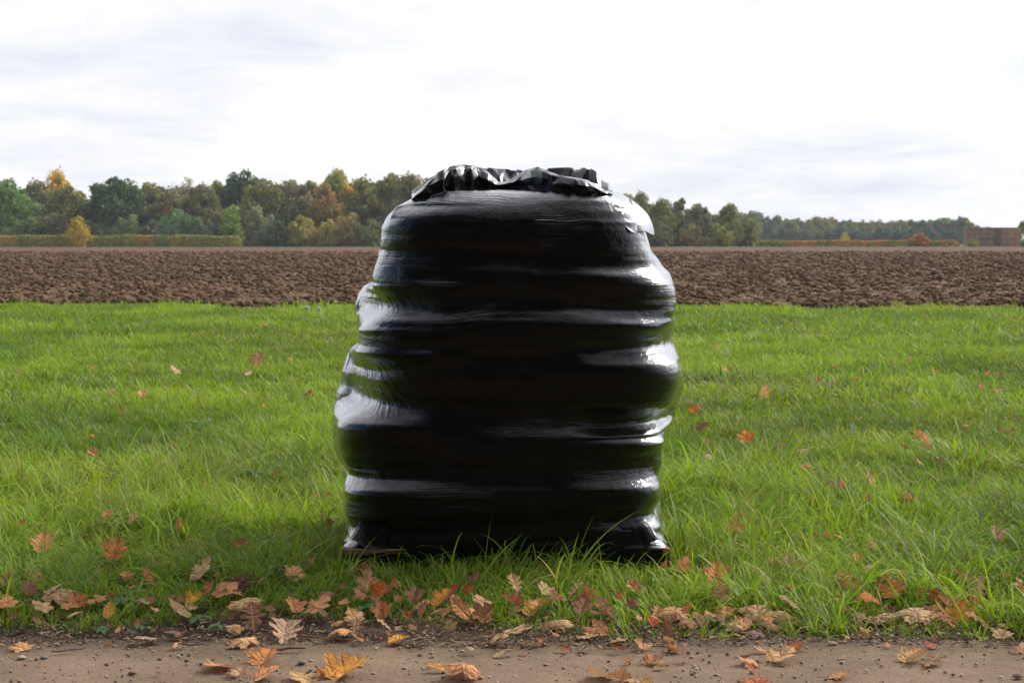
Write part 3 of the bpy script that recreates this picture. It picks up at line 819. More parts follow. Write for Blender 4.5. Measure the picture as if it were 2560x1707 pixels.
# deeper trees of the near wood, seen only through its gaps
def deep_wood(x0, x1, ya, yb, n, xs_, ts_, sz, col, label):
    r = np.random.default_rng(77); parts = []; cols = []
    px = r.uniform(x0, x1, n); Y = r.uniform(ya, yb, n)
    topr = np.interp(px, xs_, ts_) + 5 * (vnoise(px / 14, px * 0, 4) - .5)
    zt = CAM_H + (600 - topr) / F * Y
    P = np.stack([(px - CX) / F * Y, Y, r.random(n) * (zt - 1.2) + .1], -1)
    nr = r.normal(size=(n, 3)); nr /= np.linalg.norm(nr, axis=1)[:, None]
    a = np.cross(nr, r.normal(size=(n, 3))); a /= np.linalg.norm(a, axis=1)[:, None]; b = np.cross(nr, a)
    s = sz * (.45 + .4 * r.random(n))[:, None]
    V = np.stack([P + a * s, P + b * s * .6, P - a * s, P - b * s * .6], 1).reshape(-1, 3)
    me = np_mesh('woodland', V, np.arange(n * 4).reshape(-1, 4), 4)
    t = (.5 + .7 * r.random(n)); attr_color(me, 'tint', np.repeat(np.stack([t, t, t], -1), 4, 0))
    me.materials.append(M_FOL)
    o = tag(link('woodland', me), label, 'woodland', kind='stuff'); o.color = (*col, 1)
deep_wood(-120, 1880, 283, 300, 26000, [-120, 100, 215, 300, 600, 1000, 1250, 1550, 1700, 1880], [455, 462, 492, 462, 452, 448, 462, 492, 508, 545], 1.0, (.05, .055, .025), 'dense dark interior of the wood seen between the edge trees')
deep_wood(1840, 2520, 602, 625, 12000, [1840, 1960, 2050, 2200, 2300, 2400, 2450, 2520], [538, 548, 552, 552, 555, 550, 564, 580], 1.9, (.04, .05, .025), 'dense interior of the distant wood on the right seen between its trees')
# far wood on the right
r2 = random.Random(5)
px = 1855; k = 0
while px < 2500:
    tp = np.interp(px, [1855, 1960, 2050, 2200, 2300, 2400, 2450, 2500], [530, 541, 546, 546, 550, 543, 560, 576]) + r2.uniform(-5, 5)
    c = r2.choice([(.05, .07, .035), (.075, .085, .035), (.10, .095, .035), (.035, .052, .032), (.09, .10, .035)])
    tree('distant_tree', r2.choice(['round', 'broad', 'pine', 'wide']), px, tp, r2.uniform(560, 600), 610, c, 'tree of the long distant wood behind the right hand hedge', 'trees of the distant wood', r2.uniform(.8, 1.05))
    px += r2.uniform(17, 30)
px = 1850
while px < 2500:
    tp = 572 + r2.uniform(-10, 8)
    tree('distant_tree', r2.choice(['small', 'pine']), px, tp, 545, 610, (.028, .045, .030), 'low dark tree at the foot of the long distant wood', 'dark trees at the foot of the distant wood', 1.4, trunk=True)
    px += r2.uniform(20, 32)
tree('broadleaf_tree', 'round', 2562, 548, 275, 617, MDG, 'green tree cut off by the right edge beside the straw stack', None, .8)
tree('broadleaf_tree', 'small', 2590, 540, 300, 617, RUS, 'rusty tree behind the green one at the right edge', None, 1)
tree('yellow_bush', 'bush', 196, 546, 252, 617, (.17, .125, .018), 'round golden yellow bush standing out of the left hedge', None, .72, 'bush')
tree('orange_bush', 'bush', 2298, 585, 266, 617, (.16, .08, .02), 'orange bush standing out of the right hedge', None, 1.35, 'bush')
tree('green_bush', 'bush', 2432, 600, 262, 617, (.10, .12, .03), 'small green bush in front of the straw stack', None, 1.6, 'bush')
tree('yellow_sapling', 'bush', 2112, 583, 278, 617, (.20, .17, .06), 'thin yellowish sapling behind the right hedge', None, .6, 'sapling')

def hedge(x0, x1, Y, toppx, label, cols, depth=2.2, seed=1):
    r = np.random.default_rng(seed); n = int(abs(x1 - x0) * 16)
    px = r.uniform(x0, x1, n); yy = Y + r.uniform(-depth / 2, depth / 2, n)
    zt = CAM_H + (600 - toppx) / F * Y
    lx = px / 46.0
    H = zt * (.90 + .2 * vnoise(lx * 1.4, lx * 0, 3)) * np.clip(np.minimum(px - x0, x1 - px) / 18 + .45, 0, 1)
    u = r.random(n); z = np.where(r.random(n) < .35, H * (1 - .12 * u), H * u)
    P = np.stack([(px - CX) / F * Y, yy, z], -1)
    nr = r.normal(size=(n, 3)); nr /= np.linalg.norm(nr, axis=1)[:, None]
    a = np.cross(nr, r.normal(size=(n, 3))); a /= np.linalg.norm(a, axis=1)[:, None]; b = np.cross(nr, a)
    s = (.10 + .13 * r.random(n))[:, None]
    V = np.stack([P + a * s, P + b * s * .6, P - a * s, P - b * s * .6], 1).reshape(-1, 3)
    me = np_mesh('hedge_leaves', V, np.arange(n * 4).reshape(-1, 4), 4)
    kx = np.clip(vnoise(px / 22.0, px * 0 + seed, 5) * 1.2 - .1 + .35 * (r.random(n) - .5), 0, .999)
    C = np.array(cols)[(kx * len(cols)).astype(int)] * (.7 + .6 * r.random(n))[:, None]
    attr_color(me, 'tint', np.repeat(C, 4, 0)); me.materials.append(M_FOL)
    o = tag(link('hedge', me), label, 'hedge'); o.color = (1.0, .95, .9, 1)
hedge(-80, 606, 255, 589, 'long trimmed hedge with yellow and green leaves along the left field edge', [(.07, .09, .028), (.11, .115, .028), (.13, .11, .028), (.16, .10, .028), (.09, .10, .03)], 3, 3)
hedge(1888, 2394, 266, 602, 'low orange tinted hedge along the right field edge', [(.09, .10, .03), (.13, .11, .03), (.15, .09, .03), (.17, .10, .03)], 2.2, 4)

def straw_stack():
    m = NT('weathered_straw'); f = m.noise(m.mapping(m.obj(), (2, 2, 14)), 1.5, 5, .7)
    oc = m.n('ShaderNodeObjectInfo').outputs['Color']
    c = m.mix(1.0, oc, m.ramp(f, [(.3, (.6, .6, .6)), (.7, (1.25, 1.2, 1.1))]), 'MULTIPLY')
    mt = m.done(m.bsdf(c, .9, .1, m.bump(f, .8, .05)))
    import bmesh
    bm = bmesh.new(); bmesh.ops.create_cube(bm, size=1); bmesh.ops.scale(bm, verts=bm.verts, vec=(1.13, 2.3, .80))
    bmesh.ops.bevel(bm, geom=bm.edges[:], offset=.06, segments=2)
    bmesh.ops.subdivide_edges(bm, edges=[e for e in bm.edges if e.calc_length() > .6], cuts=3, use_grid_fill=True)
    rr = random.Random(3)
    for v in bm.verts: v.co += Vector((rr.uniform(-.02, .02), rr.uniform(-.03, .03), rr.uniform(-.015, .015)))
    me = bpy.data.meshes.new('straw_bale'); bm.to_mesh(me); bm.free(); me.materials.append(mt)
    # two twine bands as a part
    tv = [box_np(s * .28, 0, 0, .03, 2.33, .83) for s in (-1, 1)]
    v, fc = join_np(tv); tme = np_mesh('twine', v, fc, 4); tme.materials.append(mat_plain('twine', (.12, .10, .08), .8))
    Y = 272
    for c_ in range(8):
        for r_ in range(4):
            x = at_y(2412 + 17.0 * (c_ + .5), 600, Y)[0]
            o = link('straw_bale', me); o.location = (x + rr.uniform(-.03, .03), Y + rr.uniform(-.12, .12), .42 + r_ * .82 + (0.02 if c_ % 2 else 0))
            g = .9 + .25 * rr.random()
            o.color = (.34 * g, .24 * g, .16 * g, 1) if c_ < 6 else (.46 * g, .29 * g, .18 * g, 1)
            if c_ == 4: o.color = (.20, .165, .12, 1)
            tag(o, 'weathered straw bale in the big block stacked at the right end of the field', 'straw bale', 'bales of the straw stack')
            t = link('twine', tme, None, o)
straw_stack()

# maples on the near side of the path, behind the camera (the film mirrors them)
for i, (x, y, h) in enumerate([(-15, -8.0, 12), (-7.5, -9.0, 14), (.5, -8.0, 13.5), (8.0, -9.0, 14), (15.5, -8.0, 12)]):
    cm, tm, hh, rx = proto('broad')
    o = tag(empty('maple_tree', (x, y, 0)), 'autumn maple standing in the row on the near side of the path', 'tree', 'maples along the near side of the path')
    c = link('crown', cm, None, o); c.color = (.045, .035, .012, 1); s = h / hh; c.scale = (s * .95, s * .9, s); c.location = (0, 0, .8)
    t = link('trunk', tm, None, o); t.scale = (s, s, s); o.rotation_euler = (0, 0, i * 1.3)

def haze():
    v, f = box_np(0, 270, 8, 900, 800, 18.6)
    v[:, 2] = np.where(v[:, 2] > 8, 19, -1.3)
    m = NT('thin_haze'); pv = m.n('ShaderNodeVolumePrincipled'); pv.inputs['Density'].default_value = .00022
    pv.inputs['Color'].default_value = (.86, .9, 1, 1)
    m.l(pv.outputs[0], m.out.inputs['Volume'])
    tag(link('haze', np_mesh('haze', v, f, 4), m.m), kind='stuff', label='thin pale haze over the fields', cat='haze')
haze()

# ------------------------------------------------------------------ fallen leaves
def leaf_outline(kind):
    if kind == 'm':
        h = [(.03, -.01), (.16, -.06), (.31, -.13), (.37, -.05), (.53, -.02), (.47, .08), (.53, .17), (.47, .22), (.44, .26), (.54, .27), (.64, .27), (.67, .36), (.84, .44),
             (.70, .51), (.72, .64), (.56, .62), (.43, .64), (.34, .66), (.38, .76), (.47, .86), (.33, .90), (.23, .99), (.13, 1.02), (.0, 1.2)]
        c = (0, .30)
    elif kind == 'k':
        h = [(.02, 0), (.12, .08), (.10, .2), (.26, .24), (.28, .34), (.13, .40), (.16, .5), (.38, .52), (.40, .64), (.20, .70), (.22, .8), (.36, .86), (.32, .98), (.16, 1.0), (.14, 1.1), (0, 1.2)]
        c = (0, .6)
    else:
        h = [(.02, 0), (.16, .08), (.26, .22), (.30, .4), (.29, .6), (.22, .8), (.11, .97), (0, 1.12)]
        c = (0, .5)
    pts = h + [(-x, y) for x, y in h[::-1][1:]]
    return pts, c
def leaf_mesh(name, kind, seed, cup=0., fold=0., curl=0., crinkle=.03, droop=0.):
    """a thin blade, unit width, lying in XY with its stalk at the origin; tip towards +Y"""
    r = random.Random(seed); pts, c = leaf_outline(kind)
    P = []
    for i, p in enumerate(pts):
        q = pts[(i + 1) % len(pts)]
        k = 1.0 + r.uniform(-.07, .07)
        P.append((c[0] + (p[0] - c[0]) * k, c[1] + (p[1] - c[1]) * k))
        P.append(((p[0] + q[0]) / 2 + r.uniform(-.012, .012), (p[1] + q[1]) / 2 + r.uniform(-.012, .012)))
    P = np.array(P); n = len(P); C = np.array(c)
    rings = np.array([0.0, .2, .4, .6, .8, 1.0]); V = [[C[0], C[1]]]; rim = [0]
    for q in rings[1:]:
        V += [list(C + (p - C) * q) for p in P]; rim += [q] * n
    V = np.array(V); rim = np.array(rim)
    if kind == 'm': veins = [((0, 0), (0, 1.15)), ((0, .02), (.78, .46)), ((0, .02), (-.78, .46)), ((0, 0), (.48, .0)), ((0, 0), (-.48, .0)), ((0, .4), (.42, .77)), ((0, .4), (-.42, .77))]
    else: veins = [((0, 0), (0, 1.15))] + [((0, .15 + .2 * k), (s_ * .4, .35 + .2 * k)) for k in range(4) for s_ in (-1, 1)]
    dmin = np.full(len(V), 9.)
    for a, b in veins:
        a = np.array(a, float); b = np.array(b, float); ab = b - a
        t = np.clip(((V - a) @ ab) / (ab @ ab), 0, 1); d = np.linalg.norm(V - a - t[:, None] * ab, axis=1); dmin = np.minimum(dmin, d)
    vein = np.exp(-(dmin / .022) ** 2)
    x, y = V[:, 0], V[:, 1] - C[1]
    rad = np.hypot(x, y); ang = np.arctan2(y, x)
    z = cup * rad ** 2 + fold * np.abs(x) - .018 * np.exp(-(dmin / .05) ** 2)
    z = z + curl * np.maximum(0, rad - .38) ** 1.5 * np.sin(ang * 2 + r.random() * 6) * 1.7
    z = z + crinkle * 1.7 * (fbm(V[:, 0] * 3.2 + seed, V[:, 1] * 3.2, 3, 3) - .45) * (0.35 + rad * 1.5) + crinkle * (fbm(V[:, 0] * 11 + seed, V[:, 1] * 11, 6, 2) - .37)
    z = z - droop * y ** 2
    sx = 1 - .28 * min(1, abs(fold)) - .12 * abs(cup)
    V3 = np.stack([V[:, 0] * sx, V[:, 1], z], -1); wdt = V3[:, 0].max() - V3[:, 0].min(); V3 /= max(wdt, .9 if kind == 'm' else .75)
    f3 = [(0, 1 + i, 1 + (i + 1) % n) for i in range(n)]
    me = bpy.data.meshes.new(name); fs = list(f3)
    for k in range(4):
        o = 1 + k * n
        fs += [(o + i, o + n + i, o + n + (i + 1) % n, o + (i + 1) % n) for i in range(n)]
    me.from_pydata([tuple(v) for v in V3], [], fs); me.update()
    attr_float(me, 'vein', vein); attr_float(me, 'rim', rim); smooth_all(me); me.materials.append(M_LEAF)
    return me
LM = {}
def get_leaf(kind, pose, var):
    key = (kind, pose, var)
    if key not in LM:
        r = random.Random(hash((ord(kind), ord(pose), var)) & 0xffff)
        prm = {'f': dict(cup=.10, fold=.0, curl=.22, crinkle=.05), 'u': dict(cup=.18, fold=.12, curl=.25, crinkle=.05, droop=.1),
               'w': dict(cup=.05, fold=.55, curl=.25, crinkle=.06), 'c': dict(cup=-.34, fold=.05, curl=.40, crinkle=.085), 'd': dict(cup=-.45, fold=-.1, curl=.3, crinkle=.07, droop=.25)}[pose]
        prm = {k: v * r.uniform(.7, 1.3) for k, v in prm.items()}
        LM[key] = leaf_mesh({'m': 'maple_leaf', 'k': 'oak_leaf', 'o': 'oval_leaf'}[kind], kind, r.randint(0, 999), **prm)
    return LM[key]
v_, f_ = tube_np([(0, .01, -.01), (0, -.18, .01), (.03, -.38, .05), (.08, -.55, .06)], [.012, .010, .009, .014], 5)
STALK_ME = np_mesh('leaf_stalk', v_, f_, 4); smooth_all(STALK_ME); STALK_ME.materials.append(M_STALK)
LC = {'tan': (.56, .34, .16), 'orange-tan': (.55, .28, .12), 'orange': (.54, .23, .07), 'bright orange': (.62, .17, .02), 'rust': (.38, .15, .055), 'brown': (.25, .125, .065),
      'pink-brown': (.45, .28, .155), 'maroon': (.11, .025, .018), 'yellow': (.62, .38, .05), 'red': (.42, .10, .035), 'pale': (.52, .36, .24), 'olive-tan': (.50, .37, .18), 'amber': (.62, .30, .05), 'grey-brown': (.26, .17, .13)}
LEAVES = []; LEAF_SPOTS = []
def leaf(zone, x, y, wz, colour, kind, pose, label=None, h=None):
    if zone == 5: px, py, sc = x * .3656, 1250 + y * .3656, .3656
    elif zone == 6: px, py, sc = 800 + x * .3827, 1350 + y * .3827, .3827
    elif zone == 7: px, py, sc = 1640 + x * .3912, 1250 + y * .3912, .3912
    elif zone == 8: px, py, sc = 1640 + x * .3912, 780 + y * .3912, .3912
    elif zone == 3: px, py, sc = x * .3699, 700 + y * .3699, .3699
    gy = on_ground(px, py)[1]
    if h is None: h = .02 if gy < 4.95 else (.035 if gy < 5.15 else (.06 if gy < 6 else .085))
    if pose == 'u': h += .01
    X, Y, Zp = on_ground(px, py, h)
    size = wz * sc / F * Y * 1.16
    r = random.Random(int(x * 7 + y * 13 + zone))
    me = get_leaf(kind, pose, r.randint(0, 3 if kind == 'm' else 1))
    base = {'m': 'maple_leaf', 'k': 'oak_leaf', 'o': 'small_leaf'}[kind]
    o = link(base, me)
    g = r.uniform(1.1, 1.5); c = LC[colour]; o.color = (min(1, c[0] * g), min(1, c[1] * g * r.uniform(.92, 1.08)), c[2] * g, 1)
    rz = r.uniform(-2.6, 2.6)
    if pose == 'u': e = Euler((R(r.uniform(35, 68)), r.uniform(-.5, .5), r.uniform(-1.3, 1.3)))
    elif pose in 'wd' : e = Euler((R(r.uniform(6, 16) if gy < 4.85 else r.uniform(22, 45)), r.uniform(-.3, .3), r.uniform(-1.2, 1.2)))
    else: e = Euler((R(r.uniform(14, 40)) if gy > 4.85 else R(r.uniform(8, 24)), r.uniform(-.2, .2), rz if gy < 4.85 else rz * .5))
    if kind == 'k': size *= 1.08
    if gy < 4.75: size *= 1.1
    o.scale = (size, size, size)
    M = e.to_matrix(); cen = M @ Vector((0, .36 * size, 0))
    o.rotation_euler = e; o.location = (X - cen.x, Y - cen.y, max(.004, Zp - cen.z + (.01 if pose == 'c' else 0)))
    # keep the lowest point out of the ground
    low = min((M @ (v.co * size)).z for v in list(me.vertices)[::7]); gz = float(lawn_h(np.array(X), np.array(Y))) if gy > 4.9 else .016
    if o.location.z + low < gz - .004: o.location.z = gz - .004 - low
    if wz * sc > 34:
        s_ = link('stalk', STALK_ME, None, o)
    tag(o, None, 'leaf'); LEAVES.append((o, zone, px, py, wz * sc, colour, kind, pose, label)); LEAF_SPOTS.append((X, Y, size, h, pose))
    return o
L = leaf

L(5,305,300,165,'orange-tan','m','w','orange-tan leaf with one raised curled lobe in grass near the left edge')
L(5,790,345,180,'orange','m','w','orange two winged leaf propped open on the grass, well left of the big pale leaf')
L(5,1400,465,235,'olive-tan','m','u','big pale olive-tan maple leaf standing upright left of the pallet, largest there')
L(5,1000,510,150,'rust','m','u','rust red upright maple leaf left of the big pale olive-tan one')
L(5,2015,490,155,'tan','m','u','tan maple leaf standing in the grass just left of the pallet corner')
L(5,2145,415,135,'rust','m','u','rust coloured leaf behind the tan one beside the pallet corner')
L(5,40,545,120,'brown','m','w','brown leaf with an orange foot cut by the left edge of the picture')
L(5,50,685,150,'orange-tan','m','f','orange-tan maple leaf cut by the left edge beside the flat round lobed one')
L(5,270,715,190,'pink-brown','m','f','flat pinkish round lobed leaf on the short grass near the left edge')
L(5,420,635,250,'pink-brown','m','c','long rolled pink-brown leaf behind the flat round lobed one at the left')
L(5,200,600,150,'brown','m','w','narrow brown folded leaf left of the long rolled one')
L(5,520,680,160,'rust','m','w','rust brown leaf at the right end of the long rolled one')
L(5,1560,605,240,'orange-tan','m','f','crinkled orange-tan leaf below the big pale olive-tan one')
L(5,1640,560,185,'maroon','m','f','dark maroon leaf tucked behind the crinkled orange-tan one')
L(5,1440,590,120,'rust','m','u','dark rusty leaf standing at the foot of the big pale one')
L(5,1690,690,265,'tan','m','c','large crumpled tan brown leaf under the crinkled orange-tan one left of the pallet')
L(5,1335,685,130,'yellow','m','w','bright yellow leaf left of the large crumpled one')
L(5,1235,690,80,'brown','m','c','small dark brown leaf touching the bright yellow one')
L(5,2195,700,250,'orange-tan','m','f','wide orange-brown maple leaf on the bare soil before the left pallet corner')
L(5,2010,725,145,'orange-tan','m','w','orange-tan leaf on the left of the wide orange-brown one')
L(5,1265,770,125,'olive-tan','o','f','small straw coloured leaf lying flat below the bright yellow one')
L(5,740,780,90,'amber','o','u','small ochre leaf standing on its edge in the short grass at the left')
L(5,1735,840,140,'brown','k','f','brown oak leaf leaning over the curled tan leaf beside the path')
L(5,1610,880,130,'tan','m','c','curled tan leaf above the scalloped one at the path edge')
L(5,1650,975,215,'tan','m','d','scalloped tan leaf with hanging lobes on the bare soil at the path edge')
L(5,1940,955,190,'pale','k','w','long pale pinkish leaf on the bare soil right of the scalloped one')
L(5,150,1000,155,'orange-tan','m','f','orange-tan leaf alone on the path edge at the far left')
L(5,1820,1080,225,'orange','m','w','orange leaf with two raised wings on the path, above the row of path leaves')
L(5,1480,1140,250,'orange-tan','m','f','flat light orange maple leaf with a long stalk, leftmost on the path')
L(5,1650,1180,140,'pink-brown','m','w','small pinkish leaf between the leftmost path leaf and the ones beside it')
L(5,1840,1190,230,'orange-tan','m','f','orange-tan maple leaf in the middle of the left row on the path')
L(5,2050,1205,235,'tan','m','f','tan ribbed maple leaf on the path left of the brightest one')
L(6,170,870,250,'amber','m','w','brightest amber maple leaf with a red stalk on the path')
L(6,50,870,140,'bright orange','m','w','dark orange half leaf tucked under the brightest amber one on the path')
L(5,1050,740,90,'orange-tan','m','f','small orange-tan leaf on the thin grass left of the straw coloured leaf')
L(5,1050,960,95,'pale','k','c','small pale curled leaf alone on the bare soil at the left')
L(5,1215,930,85,'brown','o','c','small rolled brown leaf on the bare soil right of the small pale curled one')
L(5,1890,220,75,'pink-brown','m','u','small pinkish leaf upright in tall grass left of the load')
L(5,2245,145,70,'rust','m','u','rust leaf against the lower left side of the load')
L(5,2205,120,50,'tan','o','c','little tan leaf touching the rust one by the side of the load')
L(5,1228,185,60,'orange','o','u','narrow orange red leaf upright in the grass left of the load')
L(5,1655,305,100,'rust','m','w','rusty leaf half sunk in the grass behind the big pale one')
L(5,920,125,120,'tan','m','u','tan leaf sunk in the tall grass at the left')
L(5,745,100,80,'orange-tan','m','w','orange-tan leaf left of the tan one sunk in the tall grass')
L(5,255,515,95,'olive-tan','m','u','olive leaf upright in the grass at the left, behind the long rolled leaf')
L(6,150,625,215,'orange-tan','m','d','brown-orange maple leaf on the bare soil before the left half of the load')
L(6,225,580,85,'brown','k','f','brown leaf touching the back of the brown-orange one on the bare soil')
L(6,310,250,190,'tan','m','u','large tan leaf with holes leaning against the left end of the pallet')
L(6,280,185,110,'brown','m','u','brown leaf behind the large tan one at the left end of the pallet')
L(6,395,315,125,'bright orange','m','u','bright rust orange leaf right of the large tan one by the pallet')
L(6,455,320,70,'rust','m','w','rust leaf right of the bright one at the left end of the pallet')
L(6,345,395,90,'brown','m','w','dark brown leaf below the bright rust orange one')
L(6,410,465,140,'rust','m','w','rust folded leaf in the short grass before the left end of the pallet')
L(6,625,365,130,'brown','m','w','brown leaf in the grass before the pallet, left of the yellow and red pair')
L(6,810,385,155,'amber','m','w','amber yellow leaf strip below the red-orange leaf before the pallet')
L(6,880,340,120,'red','m','w','red-orange leaf above the amber strip before the pallet')
L(6,968,320,85,'red','m','u','small dark red upright leaf right of the red-orange one')
L(6,1050,390,165,'pink-brown','m','f','brown-pink maple leaf before the middle of the pallet')
L(6,945,480,120,'orange','o','u','half folded bright orange leaf standing below the brown-pink one')
L(6,1075,490,160,'brown','m','w','brown orange leaf right of the half folded bright orange one')
L(6,658,470,70,'brown','o','u','brown curled leaf upright in the short grass before the pallet')
L(6,1285,315,85,'pink-brown','k','u','brown oak leaf standing upright before the middle of the pallet')
L(6,1250,400,140,'rust','m','w','rusty leaf below the upright oak leaf')
L(6,1465,310,135,'olive-tan','m','u','pale khaki maple leaf upright in the grass before the pallet')
L(6,1430,450,190,'yellow','m','w','yellow-green folded leaf in the grass before the pallet')
L(6,1570,515,205,'tan','m','d','tan brown maple leaf with hanging lobes right of the yellow-green one')
L(6,1740,340,120,'rust','m','u','rust leaf in the grass before the right half of the pallet')
L(6,1725,430,155,'brown','m','w','brown leaf below the rust one before the right half of the pallet')
L(6,2040,300,115,'orange-tan','m','w','orange-brown leaf tip before the right end of the pallet')
L(6,1955,355,65,'orange','m','u','small orange leaf left of the orange-brown tip')
L(6,2045,410,95,'brown','m','u','brown upright leaf below the orange-brown tip')
L(6,848,550,95,'pink-brown','m','u','pinkish brown T shaped leaf in the short grass before the pallet')
L(6,1130,665,175,'pink-brown','k','c','brown-pink curled oak leaf on the soil edge before the middle of the load')
L(6,480,665,95,'amber','o','w','small yellow-orange leaf on the bare soil before the load')
L(6,1710,630,95,'pink-brown','k','f','pink-brown oak leaf in the thin grass before the right half of the load')
L(6,1780,605,80,'rust','o','c','rust coloured leaf right of the pink-brown oak leaf')
L(6,1855,592,95,'orange-tan','o','u','orange-brown oval leaf upright right of the rust coloured one')
L(6,1960,655,125,'tan','m','f','faded tan leaf in the thin grass before the right end of the load')
L(6,2165,535,95,'red','m','w','bright red-orange leaf before the right end of the load')
L(6,2110,695,115,'orange-tan','m','w','brown-orange leaf near the soil edge right of the faded tan one')
L(6,1740,715,105,'grey-brown','m','f','grey-brown leaf at the soil edge before the right half of the load')
L(6,275,795,130,'tan','m','f','small flat tan leaf just above the brightest amber one on the path')
L(6,795,850,85,'orange','o','c','small orange leaf on the path left of the ribbed tan one')
L(6,955,885,260,'orange-tan','m','d','ribbed tan maple leaf alone on the path before the middle of the load')
L(6,1815,890,190,'orange-tan','m','f','orange-tan leaf at the bottom edge of the path, left of its two neighbours')
L(6,1950,905,130,'orange-tan','m','w','leaf at the bottom edge overlapping the right side of the orange-tan one')
L(6,2035,915,110,'tan','m','d','tan rounded leaf at the bottom edge, second from the right in its row')
L(6,2140,920,100,'amber','m','f','amber leaf at the bottom edge, rightmost in its row')
L(6,2185,790,140,'rust','m','w','rust brown leaf on the path edge before the right end of the load')
L(6,215,485,150,'tan','m','f','tan brown leaf in the thin grass left of the rust folded one')
L(6,1155,750,65,'olive-tan','o','f','small olive flat leaf on the path edge before the middle of the load')
L(6,1020,235,110,'brown','m','u','dim brown leaf standing in the shade close to the pallet')
L(7,185,405,130,'orange-tan','m','u','orange-tan leaf standing at the right end of the pallet')
L(7,60,405,70,'orange','m','u','orange leaf tip touching the right pallet corner')
L(7,400,475,175,'orange','m','w','orange leaf in the grass right of the pallet corner')
L(7,425,590,150,'pink-brown','m','u','pinkish brown leaf below the orange one right of the pallet corner')
L(7,690,520,95,'pink-brown','k','w','pale pink-brown leaf in the grass right of the pinkish brown one')
L(7,860,400,185,'pink-brown','m','u','brown-pink double lobed leaf in the grass to the right')
L(7,770,390,95,'orange','m','w','orange leaf touching the left of the brown-pink double lobed one')
L(7,968,450,70,'tan','m','w','small tan leaf right of the brown-pink double lobed one')
L(7,1280,370,80,'amber','m','w','amber yellow leaf high in the grass to the right')
L(7,512,165,115,'orange','m','u','orange-pink leaf upright in the lawn right of the load')
L(7,2175,215,110,'pink-brown','m','w','pinkish leaf in the tall grass near the right edge')
L(7,1520,560,190,'orange','m','u','orange maple leaf standing tall in the grass at the right')
L(7,1578,462,60,'red','m','u','small red leaf on top of the tall standing orange one')
L(7,1360,630,155,'bright orange','m','c','vivid red-orange crumpled leaf left of the tall standing orange one')
L(7,1230,520,150,'orange','m','u','orange leaf half hidden by blades left of the vivid crumpled one')
L(7,1700,580,65,'bright orange','m','u','narrow vivid orange leaf right of the tall standing one')
L(7,1790,610,95,'rust','m','w','rust brown folded leaf above the two amber leaves at the right')
L(7,1805,680,135,'amber','m','u','left one of the two amber yellow leaves at the right')
L(7,1945,700,185,'amber','m','u','right and larger one of the two amber yellow leaves')
L(7,1455,745,230,'pink-brown','m','c','left half of the big crumpled pink-brown pile at the right')
L(7,1655,720,250,'pink-brown','m','c','right half of the big crumpled pink-brown pile at the right')
L(7,1295,750,110,'brown','m','c','curled brown leaf left of the big crumpled pile')
L(7,2010,640,105,'rust','m','w','rusty red leaf behind the larger amber one')
L(7,2060,570,150,'pink-brown','m','f','pinkish brown leaf in the grass behind the amber pair')
L(7,1950,490,130,'tan','m','w','tan leaf edge showing in the grass above the amber pair')
L(7,2325,560,90,'orange','m','w','orange leaf cut by the right edge of the picture')
L(7,650,710,240,'pink-brown','m','c','large pink-brown curled leaf on the soil edge right of the load')
L(7,805,715,210,'tan','m','d','tan leaf overlapping the right of the large pink-brown curled one')
L(7,455,715,125,'orange-tan','m','w','brown-orange leaf left of the large pink-brown curled one')
L(7,340,725,105,'orange-tan','m','f','orange-tan leaf with a bright edge right of the orange-brown heap')
L(7,100,715,200,'orange-tan','m','c','leftmost orange-brown leaf of the heap right of the pallet')
L(7,205,690,95,'rust','m','u','upright rust leaf in the middle of the heap right of the pallet')
L(7,185,775,170,'brown','m','c','lowest dark brown leaf of the heap right of the pallet')
L(7,70,765,80,'brown','m','w','brown folded leaf at the left foot of the heap')
L(7,550,800,115,'orange-tan','m','w','orange-brown leaf above the brown clawed one')
L(7,700,765,110,'orange','m','c','orange rimmed leaf under the large pink-brown curled one')
L(7,735,815,130,'brown','m','d','brown leaf below the orange rimmed one')
L(7,635,855,145,'grey-brown','m','d','brown clawed leaf with thin hanging lobes beside the path')
L(7,510,860,85,'olive-tan','m','f','faded small leaf left of the brown clawed one')
L(7,820,1010,235,'tan','m','f','tan-brown maple leaf with a long pale stalk, right part of path')
L(7,580,1035,155,'orange-tan','m','c','orange-brown curled leaf left of the long stalked one on the path')
L(7,652,1005,55,'pale','o','f','pale scrap between the curled and the long stalked leaf on the path')
L(7,1655,1010,175,'tan','m','w','brown maple leaf arched over itself on the path edge at the right')
L(7,1745,1045,115,'brown','k','f','thin brown leaf lying beside the arched one on the path edge')
L(7,1180,1115,150,'orange','m','f','orange-brown maple leaf on the path, low at the right')
L(7,635,1105,75,'rust','o','u','upright red lobe at the bottom edge of the path')
L(7,650,1160,190,'red','m','f','red leaf at the very bottom edge of the picture')
L(7,100,950,95,'orange','m','w','orange leaf at the soil edge right of the pallet corner')
L(7,85,845,75,'brown','o','u','brown leaf upright above the orange one at the soil edge')
L(7,2215,865,160,'pink-brown','m','w','pinkish brown leaf on the soil edge near the right edge')
L(7,1770,935,60,'red','o','f','small red leaf on the soil edge above the arched one')
L(7,875,945,100,'rust','m','w','rusty leaf touching the top of the long stalked one')
L(8,700,505,110,'orange-tan','m','u','pointed orange-tan maple leaf, first big one out in the lawn right of the load')
L(8,575,790,110,'bright orange','m','u','vivid orange star shaped leaf in the lawn right of the load')
L(8,235,615,75,'bright orange','m','u','red-orange leaf close to the right flank of the load')
L(8,285,610,55,'rust','m','w','rust scrap beside the red-orange leaf near the right flank of the load')
L(8,305,742,90,'brown','m','w','brown leaf in the lawn near the lower right flank of the load')
L(8,335,932,95,'pink-brown','m','c','tan-brown curled leaf in the lawn near the lower right flank of the load')
